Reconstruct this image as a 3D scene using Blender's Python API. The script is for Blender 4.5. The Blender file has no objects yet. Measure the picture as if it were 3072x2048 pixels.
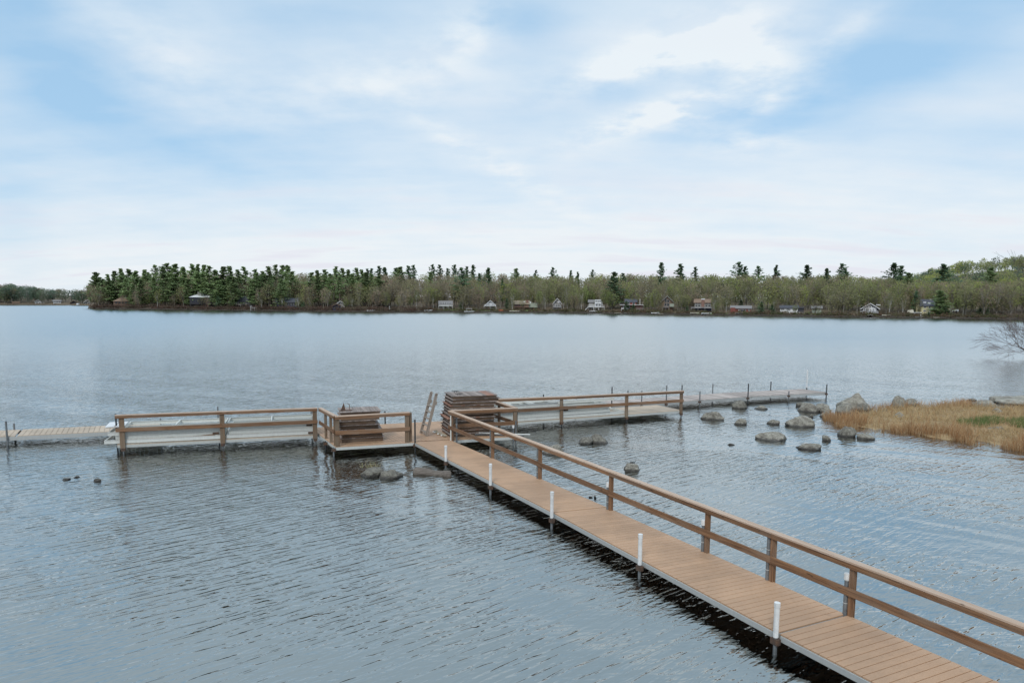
import bpy, math, random
import numpy as np
from mathutils import Vector, Matrix, noise as mnoise

random.seed(7); RNG = np.random.default_rng(7)
scene = bpy.context.scene
col = scene.collection
R = math.radians

# ------------------------------------------------------------------ camera
PW, PH = 3072.0, 2048.0                 # size of the photograph
F, PPX, PPY = 2130.0, 1536.0, 1152.0    # focal length and principal point, photo pixels
HL, HR = 892.0, 907.0                   # horizon row at the left and right edge
CZ = 5.65                               # camera height above the water
ROLL = math.atan2(HR - HL, PW)
PITCH = math.atan2((PPY - (HL + HR) / 2) * math.cos(ROLL), F)
cam_data = bpy.data.cameras.new('camera')
cam = bpy.data.objects.new('camera', cam_data); col.objects.link(cam)
cam_data.sensor_width = 36.0
cam_data.lens = F / PW * 36.0
cam_data.shift_y = (PPY - PH / 2) / PW
cam_data.clip_start = 0.1; cam_data.clip_end = 9000
cam.matrix_world = Matrix.Translation((0, 0, CZ)) @ Matrix.Rotation(math.pi / 2 - PITCH, 4, 'X') @ Matrix.Rotation(ROLL, 4, 'Z')
scene.camera = cam

# ------------------------------------------------------------------ world
SUN_EL, SUN_AZ = 42.0, 196.0            # azimuth clockwise from +Y (the view direction)
world = bpy.data.worlds.new('World'); scene.world = world; world.use_nodes = True
nt = world.node_tree; N = nt.nodes; Lk = nt.links
for n in list(N): N.remove(n)

class G:
    """tiny node-graph helper"""
    def __init__(s, tree): s.t = tree
    def node(s, typ, **kw):
        n = s.t.nodes.new(typ)
        for k, v in kw.items(): setattr(n, k, v)
        return n
    def put(s, sock, v):
        if v is None: return
        if hasattr(v, 'is_linked') or isinstance(v, bpy.types.NodeSocket): s.t.links.new(v, sock)
        else: sock.default_value = v
    def m(s, op, a, b=None, c=None, clamp=False):
        n = s.node('ShaderNodeMath', operation=op); n.use_clamp = clamp
        s.put(n.inputs[0], a); s.put(n.inputs[1], b); s.put(n.inputs[2], c)
        return n.outputs[0]
    def mix(s, f, a, b, typ='MIX'):
        n = s.node('ShaderNodeMix', data_type='RGBA', blend_type=typ)
        s.put(n.inputs[0], f)
        s.put(n.inputs[6], a if not isinstance(a, tuple) or len(a) == 4 else a + (1,))
        s.put(n.inputs[7], b if not isinstance(b, tuple) or len(b) == 4 else b + (1,))
        return n.outputs[2]
    def noise(s, vec, scale=1.0, detail=4.0, rough=0.5, dist=0.0):
        n = s.node('ShaderNodeTexNoise'); s.put(n.inputs['Vector'], vec)
        n.inputs['Scale'].default_value = scale; n.inputs['Detail'].default_value = detail
        n.inputs['Roughness'].default_value = rough; n.inputs['Distortion'].default_value = dist
        return n.outputs['Fac']
    def mapv(s, vec, scale=(1, 1, 1), rot=(0, 0, 0), loc=(0, 0, 0)):
        n = s.node('ShaderNodeMapping'); s.put(n.inputs['Vector'], vec)
        n.inputs['Scale'].default_value = scale; n.inputs['Rotation'].default_value = rot; n.inputs['Location'].default_value = loc
        return n.outputs[0]
    def rng(s, v, a, b, c=0.0, d=1.0, smooth=False):
        n = s.node('ShaderNodeMapRange'); n.interpolation_type = 'SMOOTHSTEP' if smooth else 'LINEAR'
        s.put(n.inputs[0], v)
        for i, q in enumerate((a, b, c, d)): n.inputs[i + 1].default_value = q
        return n.outputs[0]
    def ramp(s, v, stops):
        n = s.node('ShaderNodeValToRGB'); s.put(n.inputs[0], v); e = n.color_ramp.elements
        while len(e) < len(stops): e.new(0.5)
        for q, (p, c) in zip(e, stops): q.position = p; q.color = tuple(c) + (1,)
        return n.outputs[0]

def ray(x, y):
    u = (x - PPX) / F; v = -(y - PPY) / F
    cu = u * math.cos(ROLL) - v * math.sin(ROLL); cv = u * math.sin(ROLL) + v * math.cos(ROLL)
    return Vector((cu, math.cos(PITCH) + cv * math.sin(PITCH), -math.sin(PITCH) + cv * math.cos(PITCH)))
def at(x, y, z=0.0):
    d = ray(x, y); t = (z - CZ) / d.z
    return Vector((0, 0, CZ)) + d * t
def px(p):
    # world point -> photo pixel
    q = cam.matrix_world.inverted() @ Vector(p)
    return (PPX + F * q.x / -q.z, PPY - F * q.y / -q.z)
def zat(p, y):
    # height at which the vertical line through p reaches photo row y
    lo, hi = -5.0, 120.0
    for _ in range(40):
        m = (lo + hi) / 2
        if px((p[0], p[1], m))[1] > y: lo = m
        else: hi = m
    return (lo + hi) / 2

g = G(nt)
geo = g.node('ShaderNodeNewGeometry')      # in the world shader Incoming is the view direction
tc = g.node('ShaderNodeTexCoord')
sep = g.node('ShaderNodeSeparateXYZ'); Lk.new(tc.outputs['Generated'], sep.inputs[0])
dx, dy, dz = sep.outputs
az = g.m('MULTIPLY', g.m('ARCTAN2', dx, dy), 57.2958)
el = g.m('MULTIPLY', g.m('ARCSINE', dz), 57.2958)
sky = g.node('ShaderNodeTexSky', sky_type='NISHITA')
sky.sun_disc = False; sky.sun_elevation = R(SUN_EL); sky.sun_rotation = R(SUN_AZ)
sky.air_density = 1.0; sky.dust_density = 0.6; sky.ozone_density = 1.6
zc = g.m('ADD', g.m('MAXIMUM', dz, 0.0), 0.16)
comb = g.node('ShaderNodeCombineXYZ')
Lk.new(g.m('DIVIDE', dx, zc), comb.inputs[0]); Lk.new(g.m('DIVIDE', dy, zc), comb.inputs[1])
flat = comb.outputs[0]
n1 = g.noise(g.mapv(flat, (0.55, 1.0, 1), (0, 0, R(-18)), (3.1, 1.7, 0)), 0.75, 3, 0.5)
n2 = g.noise(g.mapv(flat, (0.5, 1.5, 1), (0, 0, R(12)), (7.3, 4.2, 0)), 2.2, 4, 0.5)
n3 = g.noise(g.mapv(flat, (1, 1, 1), (0, 0, 0), (1.3, 9.2, 2)), 5.5, 5, 0.55)
def blob(x, y, sx, sy, rot=0.0):
    # soft patch of sky centred on the direction of photo pixel (x, y); spreads in pixels
    d = ray(x, y).normalized()
    a0 = math.degrees(math.atan2(d.x, d.y)); e0 = math.degrees(math.asin(d.z)); k = 57.3 / F
    da = g.m('SUBTRACT', az, a0); de = g.m('SUBTRACT', el, e0)
    c, s_ = math.cos(R(rot)), math.sin(R(rot))
    p = g.m('ADD', g.m('MULTIPLY', da, c), g.m('MULTIPLY', de, s_))
    q = g.m('SUBTRACT', g.m('MULTIPLY', de, c), g.m('MULTIPLY', da, s_))
    p = g.m('DIVIDE', p, sx * k); q = g.m('DIVIDE', q, sy * k)
    r2 = g.m('ADD', g.m('MULTIPLY', p, p), g.m('MULTIPLY', q, q))
    return g.m('POWER', 2.71828, g.m('MULTIPLY', r2, -1.0))
cover = g.m('ADD', g.m('MULTIPLY', g.m('SUBTRACT', n1, 0.5), 0.9), 0.60)
cover = g.m('ADD', cover, g.m('MULTIPLY', g.m('SUBTRACT', n2, 0.5), 0.8))
cover = g.m('ADD', cover, g.m('MULTIPLY', g.m('SUBTRACT', n3, 0.5), 0.30))
cover = g.m('ADD', cover, g.rng(el, 2.0, 15.0, 0.38, 0.0, True))
BLUE = [(170, 190, 220, 130, -35, .55), (780, 450, 240, 60, -8, .28), (700, 520, 160, 40, -20, .2), (2720, 110, 420, 150, 8, .50), (2400, 330, 330, 70, 16, .30),
        (1560, 70, 150, 70, 0, .40), (30, 640, 80, 180, 0, .3), (880, 60, 180, 60, 10, .22), (3000, 450, 260, 90, 15, .2), (1750, 290, 260, 40, 10, .28), (330, 330, 260, 70, -10, .18)]
CLOUD = [(1900, 190, 230, 42, 14, .8), (2090, 130, 190, 62, 8, .8), (2270, 190, 150, 70, -22, .75), (1900, 365, 170, 34, 16, .75), (2080, 330, 120, 40, 10, .7), (2240, 425, 130, 34, -4, .45), (2290, 315, 55, 26, 20, .5), (1130, 240, 300, 80, 14, .3), (1420, 80, 110, 60, 30, .45), (480, 170, 220, 110, -25, .25),
         (1450, 470, 260, 34, -28, .4), (2540, 100, 90, 40, 30, .4)]
for x, y, sx, sy, r, a in BLUE: cover = g.m('SUBTRACT', cover, g.m('MULTIPLY', blob(x, y, sx, sy, r), a))
edge = g.rng(n3, 0.36, 0.62, 0.2, 1.15)
for x, y, sx, sy, r, a in CLOUD: cover = g.m('ADD', cover, g.m('MULTIPLY', g.m('MULTIPLY', blob(x, y, sx, sy, r), a), edge))
cover = g.rng(cover, 0.05, 1.08, 0.08, 0.98)
lowtint = g.rng(n2, 0.50, 0.68, 0.0, 1.0, True)
cloudcol = g.mix(g.rng(el, 2.0, 20.0), (8.5, 8.95, 9.3), (8.3, 9.0, 9.5))
cloudcol = g.mix(g.m('MULTIPLY', lowtint, g.rng(el, 1.0, 11.0, 0.8, 0.1)), cloudcol, (7.75, 7.7, 8.6))
blue = g.mix(0.7, sky.outputs[0], (3.9, 6.8, 9.7))
bg = g.node('ShaderNodeBackground'); bg.inputs['Strength'].default_value = 0.1
Lk.new(g.mix(cover, blue, cloudcol), bg.inputs['Color'])
wo = g.node('ShaderNodeOutputWorld'); Lk.new(bg.outputs[0], wo.inputs[0])

# ------------------------------------------------------------------ sun
sl = bpy.data.lights.new('sun', 'SUN'); sl.energy = 1.5; sl.angle = R(14); sl.color = (1.0, 0.96, 0.9)
sun = bpy.data.objects.new('sun', sl); col.objects.link(sun)
sd = Vector((math.sin(R(SUN_AZ)) * math.cos(R(SUN_EL)), math.cos(R(SUN_AZ)) * math.cos(R(SUN_EL)), math.sin(R(SUN_EL))))
sun.rotation_euler = sd.to_track_quat('Z', 'Y').to_euler(); sun.location = sd * 60

vs = scene.view_settings
vs.view_transform = 'Standard'; vs.look = 'None'; vs.exposure = 0.0; vs.gamma = 1.0; vs.use_curve_mapping = False
scene.cycles.max_bounces = 6; scene.cycles.diffuse_bounces = 3; scene.cycles.glossy_bounces = 4
scene.cycles.use_denoising = True
scene.cycles.caustics_reflective = False; scene.cycles.caustics_refractive = False

# ------------------------------------------------------------------ materials
MAT = {}
def material(name):
    m = bpy.data.materials.new(name); m.use_nodes = True
    t = m.node_tree; b = t.nodes['Principled BSDF']; MAT[name] = m
    return m, G(t), b
def bump(gm, b, h, strength=0.4, dist=0.01):
    n = gm.node('ShaderNodeBump'); n.inputs['Strength'].default_value = strength; n.inputs['Distance'].default_value = dist
    gm.put(n.inputs['Height'], h); gm.t.links.new(n.outputs[0], b.inputs['Normal'])
def objc(gm): return gm.node('ShaderNodeTexCoord').outputs['Object']
def posc(gm): return gm.node('ShaderNodeNewGeometry').outputs['Position']
def rnd(gm): return gm.node('ShaderNodeObjectInfo').outputs['Random']
def offs(gm, vec, k=37.0):
    n = gm.node('ShaderNodeVectorMath', operation='ADD'); gm.put(n.inputs[0], vec)
    c = gm.node('ShaderNodeCombineXYZ'); r = gm.m('MULTIPLY', rnd(gm), k)
    for i in range(3): gm.put(c.inputs[i], r)
    gm.put(n.inputs[1], c.outputs[0]); return n.outputs[0]

def wood(name, dark, light, rough=0.8, var=0.25, grey=None):
    m, gm, b = material(name)
    o = offs(gm, objc(gm))
    grain = gm.noise(gm.mapv(o, (0.6, 17, 17)), 1.6, 5, 0.62, 0.6)
    blot = gm.noise(gm.mapv(o, (0.8, 3, 3)), 1.4, 4, 0.6)
    kn = gm.noise(gm.mapv(o, (5, 16, 16)), 1.0, 2, 0.5)
    c = gm.mix(gm.rng(grain, 0.34, 0.66), dark, light); c = gm.mix(gm.rng(kn, 0.66, 0.74, 0, 0.8, True), c, tuple(q * 0.35 for q in dark))
    if grey: c = gm.mix(gm.m('MULTIPLY', gm.rng(blot, 0.42, 0.66, 0, 1, True), 0.75), c, grey)
    v = gm.m('ADD', gm.m('MULTIPLY', gm.m('SUBTRACT', rnd(gm), 0.5), var), 1.0)
    v = gm.m('MULTIPLY', v, gm.rng(blot, 0.2, 0.8, 0.85, 1.15))
    h = gm.node('ShaderNodeHueSaturation'); gm.put(h.inputs['Value'], v); gm.put(h.inputs['Color'], c)
    gm.put(b.inputs['Base Color'], h.outputs[0]); b.inputs['Roughness'].default_value = rough
    bump(gm, b, grain, 0.35, 0.006)
    return m
def plain(name, c, rough=0.6, metal=0.0, var=0.12, scale=6.0, c2=None):
    m, gm, b = material(name)
    o = offs(gm, objc(gm))
    n = gm.noise(o, scale, 5, 0.6)
    base = gm.mix(gm.rng(n, 0.35, 0.7, 0, 1, True), c, c2 or tuple(q * (1 - var) for q in c))
    gm.put(b.inputs['Base Color'], base); b.inputs['Roughness'].default_value = rough; b.inputs['Metallic'].default_value = metal
    return m

def composite(name, c, c2):
    m, gm, b = material(name)
    o = offs(gm, objc(gm)); p = posc(gm)
    fine = gm.noise(gm.mapv(o, (3, 40, 40)), 2.0, 4, 0.6)
    big = gm.noise(p, 0.7, 5, 0.6); spots = gm.noise(p, 6.0, 3, 0.5)
    base = gm.mix(gm.rng(big, 0.38, 0.62, 0, 1, True), c, tuple(q * .92 for q in c2))
    base = gm.mix(gm.rng(spots, 0.62, 0.75, 0, 0.35, True), base, tuple(q * 0.62 for q in c))
    v = gm.m('MULTIPLY', gm.m('ADD', gm.m('MULTIPLY', gm.m('SUBTRACT', rnd(gm), 0.5), 0.11), 1.0), gm.rng(fine, 0.3, 0.7, 0.93, 1.06))
    h = gm.node('ShaderNodeHueSaturation'); gm.put(h.inputs['Value'], v); gm.put(h.inputs['Color'], base)
    gm.put(b.inputs['Base Color'], h.outputs[0]); b.inputs['Roughness'].default_value = 0.62
    bump(gm, b, fine, 0.25, 0.003)
composite('deck', (0.52, 0.33, 0.205), (0.465, 0.298, 0.188))
composite('tan_deck', (0.56, 0.45, 0.34), (0.50, 0.40, 0.30))
wood('grey_plank', (0.36, 0.30, 0.27), (0.56, 0.50, 0.46), 0.85, 0.5, (0.30, 0.26, 0.24))
wood('rail', (0.105, 0.05, 0.024), (0.30, 0.16, 0.08), 0.7, 0.4, (0.21, 0.145, 0.10))
wood('cap', (0.46, 0.325, 0.235), (0.58, 0.435, 0.33), 0.72, 0.15, (0.52, 0.41, 0.33))
wood('post', (0.155, 0.10, 0.062), (0.26, 0.18, 0.115), 0.8, 0.3, (0.21, 0.175, 0.135))
wood('old_joist', (0.055, 0.035, 0.024), (0.17, 0.105, 0.065), 0.9, 0.7, (0.12, 0.095, 0.075))
wood('old_plank', (0.17, 0.135, 0.115), (0.40, 0.34, 0.31), 0.9, 0.7, (0.24, 0.20, 0.18))
wood('ladder_wood', (0.22, 0.185, 0.155), (0.37, 0.325, 0.28), 0.85, 0.1)
wood('red_plank', (0.24, 0.12, 0.085), (0.38, 0.22, 0.16), 0.85, 0.3)

def alu(name, c=(0.60, 0.62, 0.59)):
    m, gm, b = material(name)
    o = offs(gm, objc(gm)); st = gm.noise(gm.mapv(o, (3.5, 1.0, 0.6)), 5.0, 6, 0.65); bl = gm.noise(o, 1.3, 4, 0.6)
    base = gm.mix(gm.rng(st, 0.3, 0.72), c, tuple(q * 0.88 for q in c))
    base = gm.mix(gm.rng(bl, 0.52, 0.75, 0, 0.4, True), base, (0.42, 0.43, 0.40))
    v = gm.m('ADD', gm.m('MULTIPLY', gm.m('SUBTRACT', rnd(gm), 0.5), 0.2), 1.0)
    h = gm.node('ShaderNodeHueSaturation'); gm.put(h.inputs['Value'], v); gm.put(h.inputs['Color'], base)
    gm.put(b.inputs['Base Color'], h.outputs[0]); b.inputs['Roughness'].default_value = 0.55; b.inputs['Metallic'].default_value = 0.0
alu('alu'); alu('fascia', (0.47, 0.485, 0.475)); alu('alu_light', (0.70, 0.715, 0.68))
plain('pipe', (0.20, 0.215, 0.225), 0.5, 0.3, 0.35, 9)
plain('pipe_dark', (0.05, 0.055, 0.06), 0.55, 0.2, 0.4, 9)
plain('pvc', (0.83, 0.84, 0.83), 0.35, 0, 0.2, 9)
plain('rust', (0.085, 0.062, 0.05), 0.85, 0.2, 0.4, 14, (0.17, 0.095, 0.06))
plain('black_iron', (0.03, 0.03, 0.032), 0.5, 0.5)
plain('white_paint', (0.78, 0.79, 0.80), 0.6)
plain('boat_white', (0.80, 0.81, 0.82), 0.35)
plain('boat_orange', (0.62, 0.11, 0.03), 0.4)
plain('tarp', (0.52, 0.49, 0.40), 0.7)
plain('pale_mat', (0.42, 0.38, 0.30), 0.9, 0, 0.4, 20)
plain('turtle_shell', (0.035, 0.035, 0.028), 0.28, 0, 0.4, 30)
plain('turtle_skin', (0.03, 0.035, 0.025), 0.4)
plain('concrete', (0.42, 0.40, 0.36), 0.9, 0, 0.3)
plain('grass_lawn', (0.12, 0.20, 0.045), 0.95, 0, 0.5, 0.8, (0.17, 0.17, 0.07))
plain('bark_dark', (0.075, 0.062, 0.05), 0.95, 0, 0.35, 3)
plain('bark_pine', (0.16, 0.13, 0.105), 0.95, 0, 0.35, 2)
plain('bark_birch', (0.58, 0.57, 0.53), 0.85, 0, 0.4, 1.5, (0.35, 0.33, 0.30))
plain('twig', (0.115, 0.09, 0.075), 0.95, 0, 0.3, 2)
plain('twig_red', (0.135, 0.085, 0.07), 0.95, 0, 0.3, 2)
plain('glass', (0.02, 0.024, 0.03), 0.12)

def foliage(name, c, c2, vcol=False):
    m, gm, b = material(name)
    if vcol:
        a = gm.node('ShaderNodeAttribute'); a.attribute_name = 'tint'; base = a.outputs['Color']
    else:
        n = gm.noise(posc(gm), 0.5, 3, 0.6)
        base = gm.mix(gm.rng(n, 0.35, 0.65), c, c2)
        v = gm.m('ADD', gm.m('MULTIPLY', gm.m('SUBTRACT', rnd(gm), 0.5), 0.5), 1.0)
        h = gm.node('ShaderNodeHueSaturation'); gm.put(h.inputs['Value'], v); gm.put(h.inputs['Color'], base); base = h.outputs[0]
    gm.put(b.inputs['Base Color'], base); b.inputs['Roughness'].default_value = 0.85
    # leaf clumps scatter light softly: bend the shading normal towards the open sky
    sc = gm.node('ShaderNodeVectorMath', operation='SCALE'); gm.put(sc.inputs[0], gm.node('ShaderNodeNewGeometry').outputs['Normal']); sc.inputs['Scale'].default_value = 0.7
    ad = gm.node('ShaderNodeVectorMath', operation='ADD'); gm.put(ad.inputs[0], sc.outputs[0]); ad.inputs[1].default_value = (-.15, -.45, .7)
    nm = gm.node('ShaderNodeVectorMath', operation='NORMALIZE'); gm.put(nm.inputs[0], ad.outputs[0]); gm.t.links.new(nm.outputs[0], b.inputs['Normal'])
    b.inputs['Specular IOR Level'].default_value = 0.2
    tl = gm.node('ShaderNodeBsdfTranslucent'); gm.put(tl.inputs['Color'], base); ms = gm.node('ShaderNodeMixShader'); ms.inputs[0].default_value = 0.5
    gm.put(ms.inputs[1], b.outputs[0]); gm.put(ms.inputs[2], tl.outputs[0]); gm.put(gm.t.nodes['Material Output'].inputs[0], ms.outputs[0])
    return m
foliage('needles', (0.30, 0.41, 0.205), (0.36, 0.465, 0.22))
foliage('needles_dark', (0.165, 0.255, 0.155), (0.205, 0.30, 0.165))
foliage('leaves_new', (0.20, 0.25, 0.085), (0.25, 0.29, 0.11))
foliage('leaves_olive', (0.155, 0.165, 0.075), (0.20, 0.20, 0.10))
foliage('tint_mass', None, None, True)

# rock: granite with lichen, dark wet foot near the waterline
m, gm, b = material('rock')
p = posc(gm); o = offs(gm, objc(gm))
a_ = gm.noise(o, 3.0, 8, 0.65); b_ = gm.noise(o, 14, 5, 0.65); l_ = gm.noise(o, 5.0, 5, 0.7, 0.4)
c = gm.mix(gm.rng(a_, 0.32, 0.68), (0.15, 0.135, 0.11), (0.46, 0.44, 0.375))
c = gm.mix(gm.rng(b_, 0.4, 0.7, 0, 0.55), c, (0.10, 0.09, 0.08))
c = gm.mix(gm.rng(l_, 0.54, 0.68, 0, 0.6, True), c, (0.44, 0.45, 0.36))
h = gm.node('ShaderNodeHueSaturation'); gm.put(h.inputs['Color'], c); gm.put(h.inputs['Value'], gm.rng(rnd(gm), 0, 1, 0.75, 1.2)); c = h.outputs[0]
sp = gm.node('ShaderNodeSeparateXYZ'); gm.put(sp.inputs[0], p)
wet = gm.rng(gm.m('ADD', sp.outputs[2], gm.m('MULTIPLY', gm.m('SUBTRACT', a_, 0.5), 0.12)), 0.03, 0.12, 1, 0, True)
gm.put(b.inputs['Base Color'], gm.mix(gm.m('MULTIPLY', wet, 0.85), c, (0.028, 0.024, 0.021)))
gm.put(b.inputs['Roughness'], gm.rng(wet, 0, 1, 0.9, 0.45)); bump(gm, b, gm.m('ADD', a_, gm.m('MULTIPLY', b_, .35)), 1.0, 0.09)

# lake water
m, gm, b = material('lake_water')
p = posc(gm)
sp = gm.node('ShaderNodeSeparateXYZ'); gm.put(sp.inputs[0], p)
def crest(along, across, deg, off=0.0):
    # coordinates stretched along wave crests that run at deg from the X axis
    return gm.mapv(gm.mapv(p, (1, 1, 1), (0, 0, R(-deg)), (off, off * 1.7, 0)), (along, across, 1))
w0 = gm.noise(crest(0.10, 0.28, -30), 1.0, 2, 0.5)                        # gust patches
w1 = gm.noise(crest(0.35, 1.15, -38, 4.0), 1.0, 1, 0.5)                   # metre-long swell
w2 = gm.noise(crest(1.0, 6.5, 40, 9.0), 1.0, 2, 0.55, 0.5)                 # ripples
w3 = gm.noise(crest(2.2, 9.0, 8, 2.0), 1.0, 1, 0.5)                       # crossing ripples
gust = gm.rng(w0, 0.36, 0.62, 0.55, 1.3, True)
farw = gm.rng(sp.outputs[1], 24, 65, 0.0, 1.0)
gust = gm.m('ADD', gm.m('MULTIPLY', gust, gm.m('SUBTRACT', 1.0, farw)), gm.m('MULTIPLY', farw, 1.1))
hgt = gm.m('MULTIPLY', w1, gm.rng(sp.outputs[1], 15, 60, 0.055, 0.015))
hgt = gm.m('ADD', hgt, gm.m('MULTIPLY', gm.m('MULTIPLY', w2, 0.044), gust))
hgt = gm.m('ADD', hgt, gm.m('MULTIPLY', gm.m('MULTIPLY', w3, 0.013), gust))
gm.put(b.inputs['Base Color'], (0.405, 0.43, 0.415, 1))
gm.put(b.inputs['Roughness'], gm.m('MULTIPLY', gm.rng(sp.outputs[1], 20, 90, 0.025, 0.16), gm.rng(gust, 0.5, 1.3, 0.92, 1.06)))
b.inputs['IOR'].default_value = 1.33; b.inputs['Metallic'].default_value = 1.0
bump(gm, b, hgt, 1.0, 1.0)
bn = [n for n in gm.t.nodes if n.bl_idname == 'ShaderNodeBump'][0]
gm.put(bn.inputs['Strength'], gm.m('POWER', gm.rng(sp.outputs[1], 14, 170, 1.0, 0.22), 2.0))
# far out only the near faces of the wavelets are seen: lean the mean normal by up to four degrees
ln = gm.node('ShaderNodeVectorMath', operation='ADD'); cv_ = gm.node('ShaderNodeCombineXYZ'); gm.put(cv_.inputs[1], gm.rng(sp.outputs[1], 25, 110, 0.0, -0.085)); gm.put(ln.inputs[0], bn.outputs[0]); gm.put(ln.inputs[1], cv_.outputs[0])
nn_ = gm.node('ShaderNodeVectorMath', operation='NORMALIZE'); gm.put(nn_.inputs[0], ln.outputs[0]); gm.t.links.new(nn_.outputs[0], b.inputs['Normal'])

# ground materials
def ground(name, c1, c2, c3, scale):
    m, gm, b = material(name); p = posc(gm)
    a = gm.noise(p, scale, 6, 0.65); d = gm.noise(p, scale * 6, 4, 0.6)
    c = gm.mix(gm.rng(a, 0.35, 0.65), c1, c2); c = gm.mix(gm.rng(d, 0.5, 0.7, 0, 0.7), c, c3)
    gm.put(b.inputs['Base Color'], c); b.inputs['Roughness'].default_value = 0.95; bump(gm, b, d, 0.6, 0.1)
ground('litter', (0.13, 0.095, 0.065), (0.17, 0.135, 0.085), (0.08, 0.06, 0.045), 0.15)
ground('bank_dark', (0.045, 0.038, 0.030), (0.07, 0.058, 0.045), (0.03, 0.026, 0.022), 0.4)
ground('marsh', (0.36, 0.24, 0.12), (0.42, 0.31, 0.17), (0.20, 0.13, 0.07), 0.9)

# ------------------------------------------------------------------ mesh helpers
def mesh_np(name, V, Fc, mat=None, smooth=False, tint=None):
    """V (n,3); Fc (k,3) or (k,4) arrays"""
    V = np.asarray(V, dtype=np.float32); Fc = np.asarray(Fc, dtype=np.int32)
    me = bpy.data.meshes.new(name); k, s = Fc.shape
    me.vertices.add(len(V)); me.vertices.foreach_set('co', V.ravel())
    me.loops.add(k * s); me.loops.foreach_set('vertex_index', Fc.ravel())
    me.polygons.add(k); me.polygons.foreach_set('loop_start', np.arange(0, k * s, s, dtype=np.int32))
    try: me.polygons.foreach_set('loop_total', np.full(k, s, dtype=np.int32))
    except Exception: pass
    if tint is not None:
        a = me.color_attributes.new('tint', 'FLOAT_COLOR', 'POINT')
        a.data.foreach_set('color', np.asarray(tint, dtype=np.float32).ravel())
    me.update(calc_edges=True)
    if smooth: me.polygons.foreach_set('use_smooth', np.ones(k, dtype=bool))
    if mat: me.materials.append(MAT[mat])
    return me

class MB:
    def __init__(s): s.v = []; s.f = []
    def add(s, vs_, fs):
        o = len(s.v); s.v += [tuple(q) for q in vs_]; s.f += [tuple(i + o for i in q) for q in fs]; return s
    def box(s, x0, x1, y0, y1, z0, z1):
        return s.add([(x0, y0, z0), (x1, y0, z0), (x1, y1, z0), (x0, y1, z0), (x0, y0, z1), (x1, y0, z1), (x1, y1, z1), (x0, y1, z1)],
                     [(0, 3, 2, 1), (4, 5, 6, 7), (0, 1, 5, 4), (1, 2, 6, 5), (2, 3, 7, 6), (3, 0, 4, 7)])
    def prism(s, pts, z0, z1):
        n = len(pts)
        return s.add([(p[0], p[1], z0) for p in pts] + [(p[0], p[1], z1) for p in pts],
                     [tuple(range(n))[::-1], tuple(range(n, 2 * n))] + [(i, (i + 1) % n, n + (i + 1) % n, n + i) for i in range(n)])
    def tube(s, a, b, r0, r1=None, n=10):
        a, b = Vector(a), Vector(b); r1 = r0 if r1 is None else r1
        d = (b - a).normalized(); u = d.orthogonal().normalized(); w = d.cross(u)
        ring = lambda c, r: [c + (u * math.cos(2 * math.pi * i / n) + w * math.sin(2 * math.pi * i / n)) * r for i in range(n)]
        return s.add(ring(a, r0) + ring(b, r1), [(i, (i + 1) % n, n + (i + 1) % n, n + i) for i in range(n)] + [tuple(range(n))[::-1], tuple(range(n, 2 * n))])
    def mesh(s, name, mat=None, smooth=False):
        me = bpy.data.meshes.new(name); me.from_pydata(s.v, [], s.f); me.update()
        if smooth: me.polygons.foreach_set('use_smooth', [True] * len(me.polygons))
        if mat: me.materials.append(MAT[mat])
        return me

def obj(name, me, parent=None, loc=None, rot=None):
    o = bpy.data.objects.new(name, me); col.objects.link(o)
    if parent is not None: o.parent = parent
    if loc is not None: o.location = loc
    if rot is not None: o.rotation_euler = rot
    return o
def tag(o, label, cat, group=None):
    o['label'] = label; o['category'] = cat
    if group: o['group'] = group
    return o
def thing(name, label, cat, loc=(0, 0, 0), rz=0.0, group=None):
    o = bpy.data.objects.new(name, None); col.objects.link(o)
    o.location = loc; o.rotation_euler = (0, 0, rz); o.empty_display_size = 0.2
    return tag(o, label, cat, group)
def structure(o): o['kind'] = 'structure'; return o
def stuff(o, label=None, cat=None):
    o['kind'] = 'stuff'
    if label: tag(o, label, cat)
    return o

CACHE = {}
def beam_mesh(L, w, h, mat, ch=0.004):
    k = (round(L, 3), round(w, 3), round(h, 3), mat)
    if k not in CACHE:
        y, z = w / 2, h / 2; c = min(ch, y * .4, z * .4)
        sec = [(-y + c, -z), (y - c, -z), (y, -z + c), (y, z - c), (y - c, z), (-y + c, z), (-y, z - c), (-y, -z + c)]
        vv = [(-L / 2, a, b) for a, b in sec] + [(L / 2, a, b) for a, b in sec]
        m_ = MB(); m_.add(vv, [(i, i + 8, (i + 1) % 8 + 8, (i + 1) % 8) for i in range(8)] + [tuple(range(8)), tuple(range(15, 7, -1))])
        CACHE[k] = m_.mesh('beam', mat)
    return CACHE[k]
def beam(name, a, b, w, h, mat, parent=None):
    """timber from a to b (centre line, world), w across, h up; parent must be an unrotated thing/part"""
    a, b = Vector(a), Vector(b); d = b - a; L = d.length; X = d.normalized()
    up = Vector((0, 0, 1)) if abs(X.z) < 0.98 else Vector((0, 1, 0))
    Y = up.cross(X).normalized(); Z = X.cross(Y)
    o = bpy.data.objects.new(name, beam_mesh(L, w, h, mat)); col.objects.link(o)
    M = Matrix((X, Y, Z)).transposed().to_4x4(); M.translation = (a + b) / 2
    if parent is not None:
        o.parent = parent; M.translation = M.translation - wloc(parent)
    o.matrix_local = M
    return o
def wloc(o):
    v = Vector((0, 0, 0))
    while o is not None: v += o.location; o = o.parent
    return v
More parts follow.
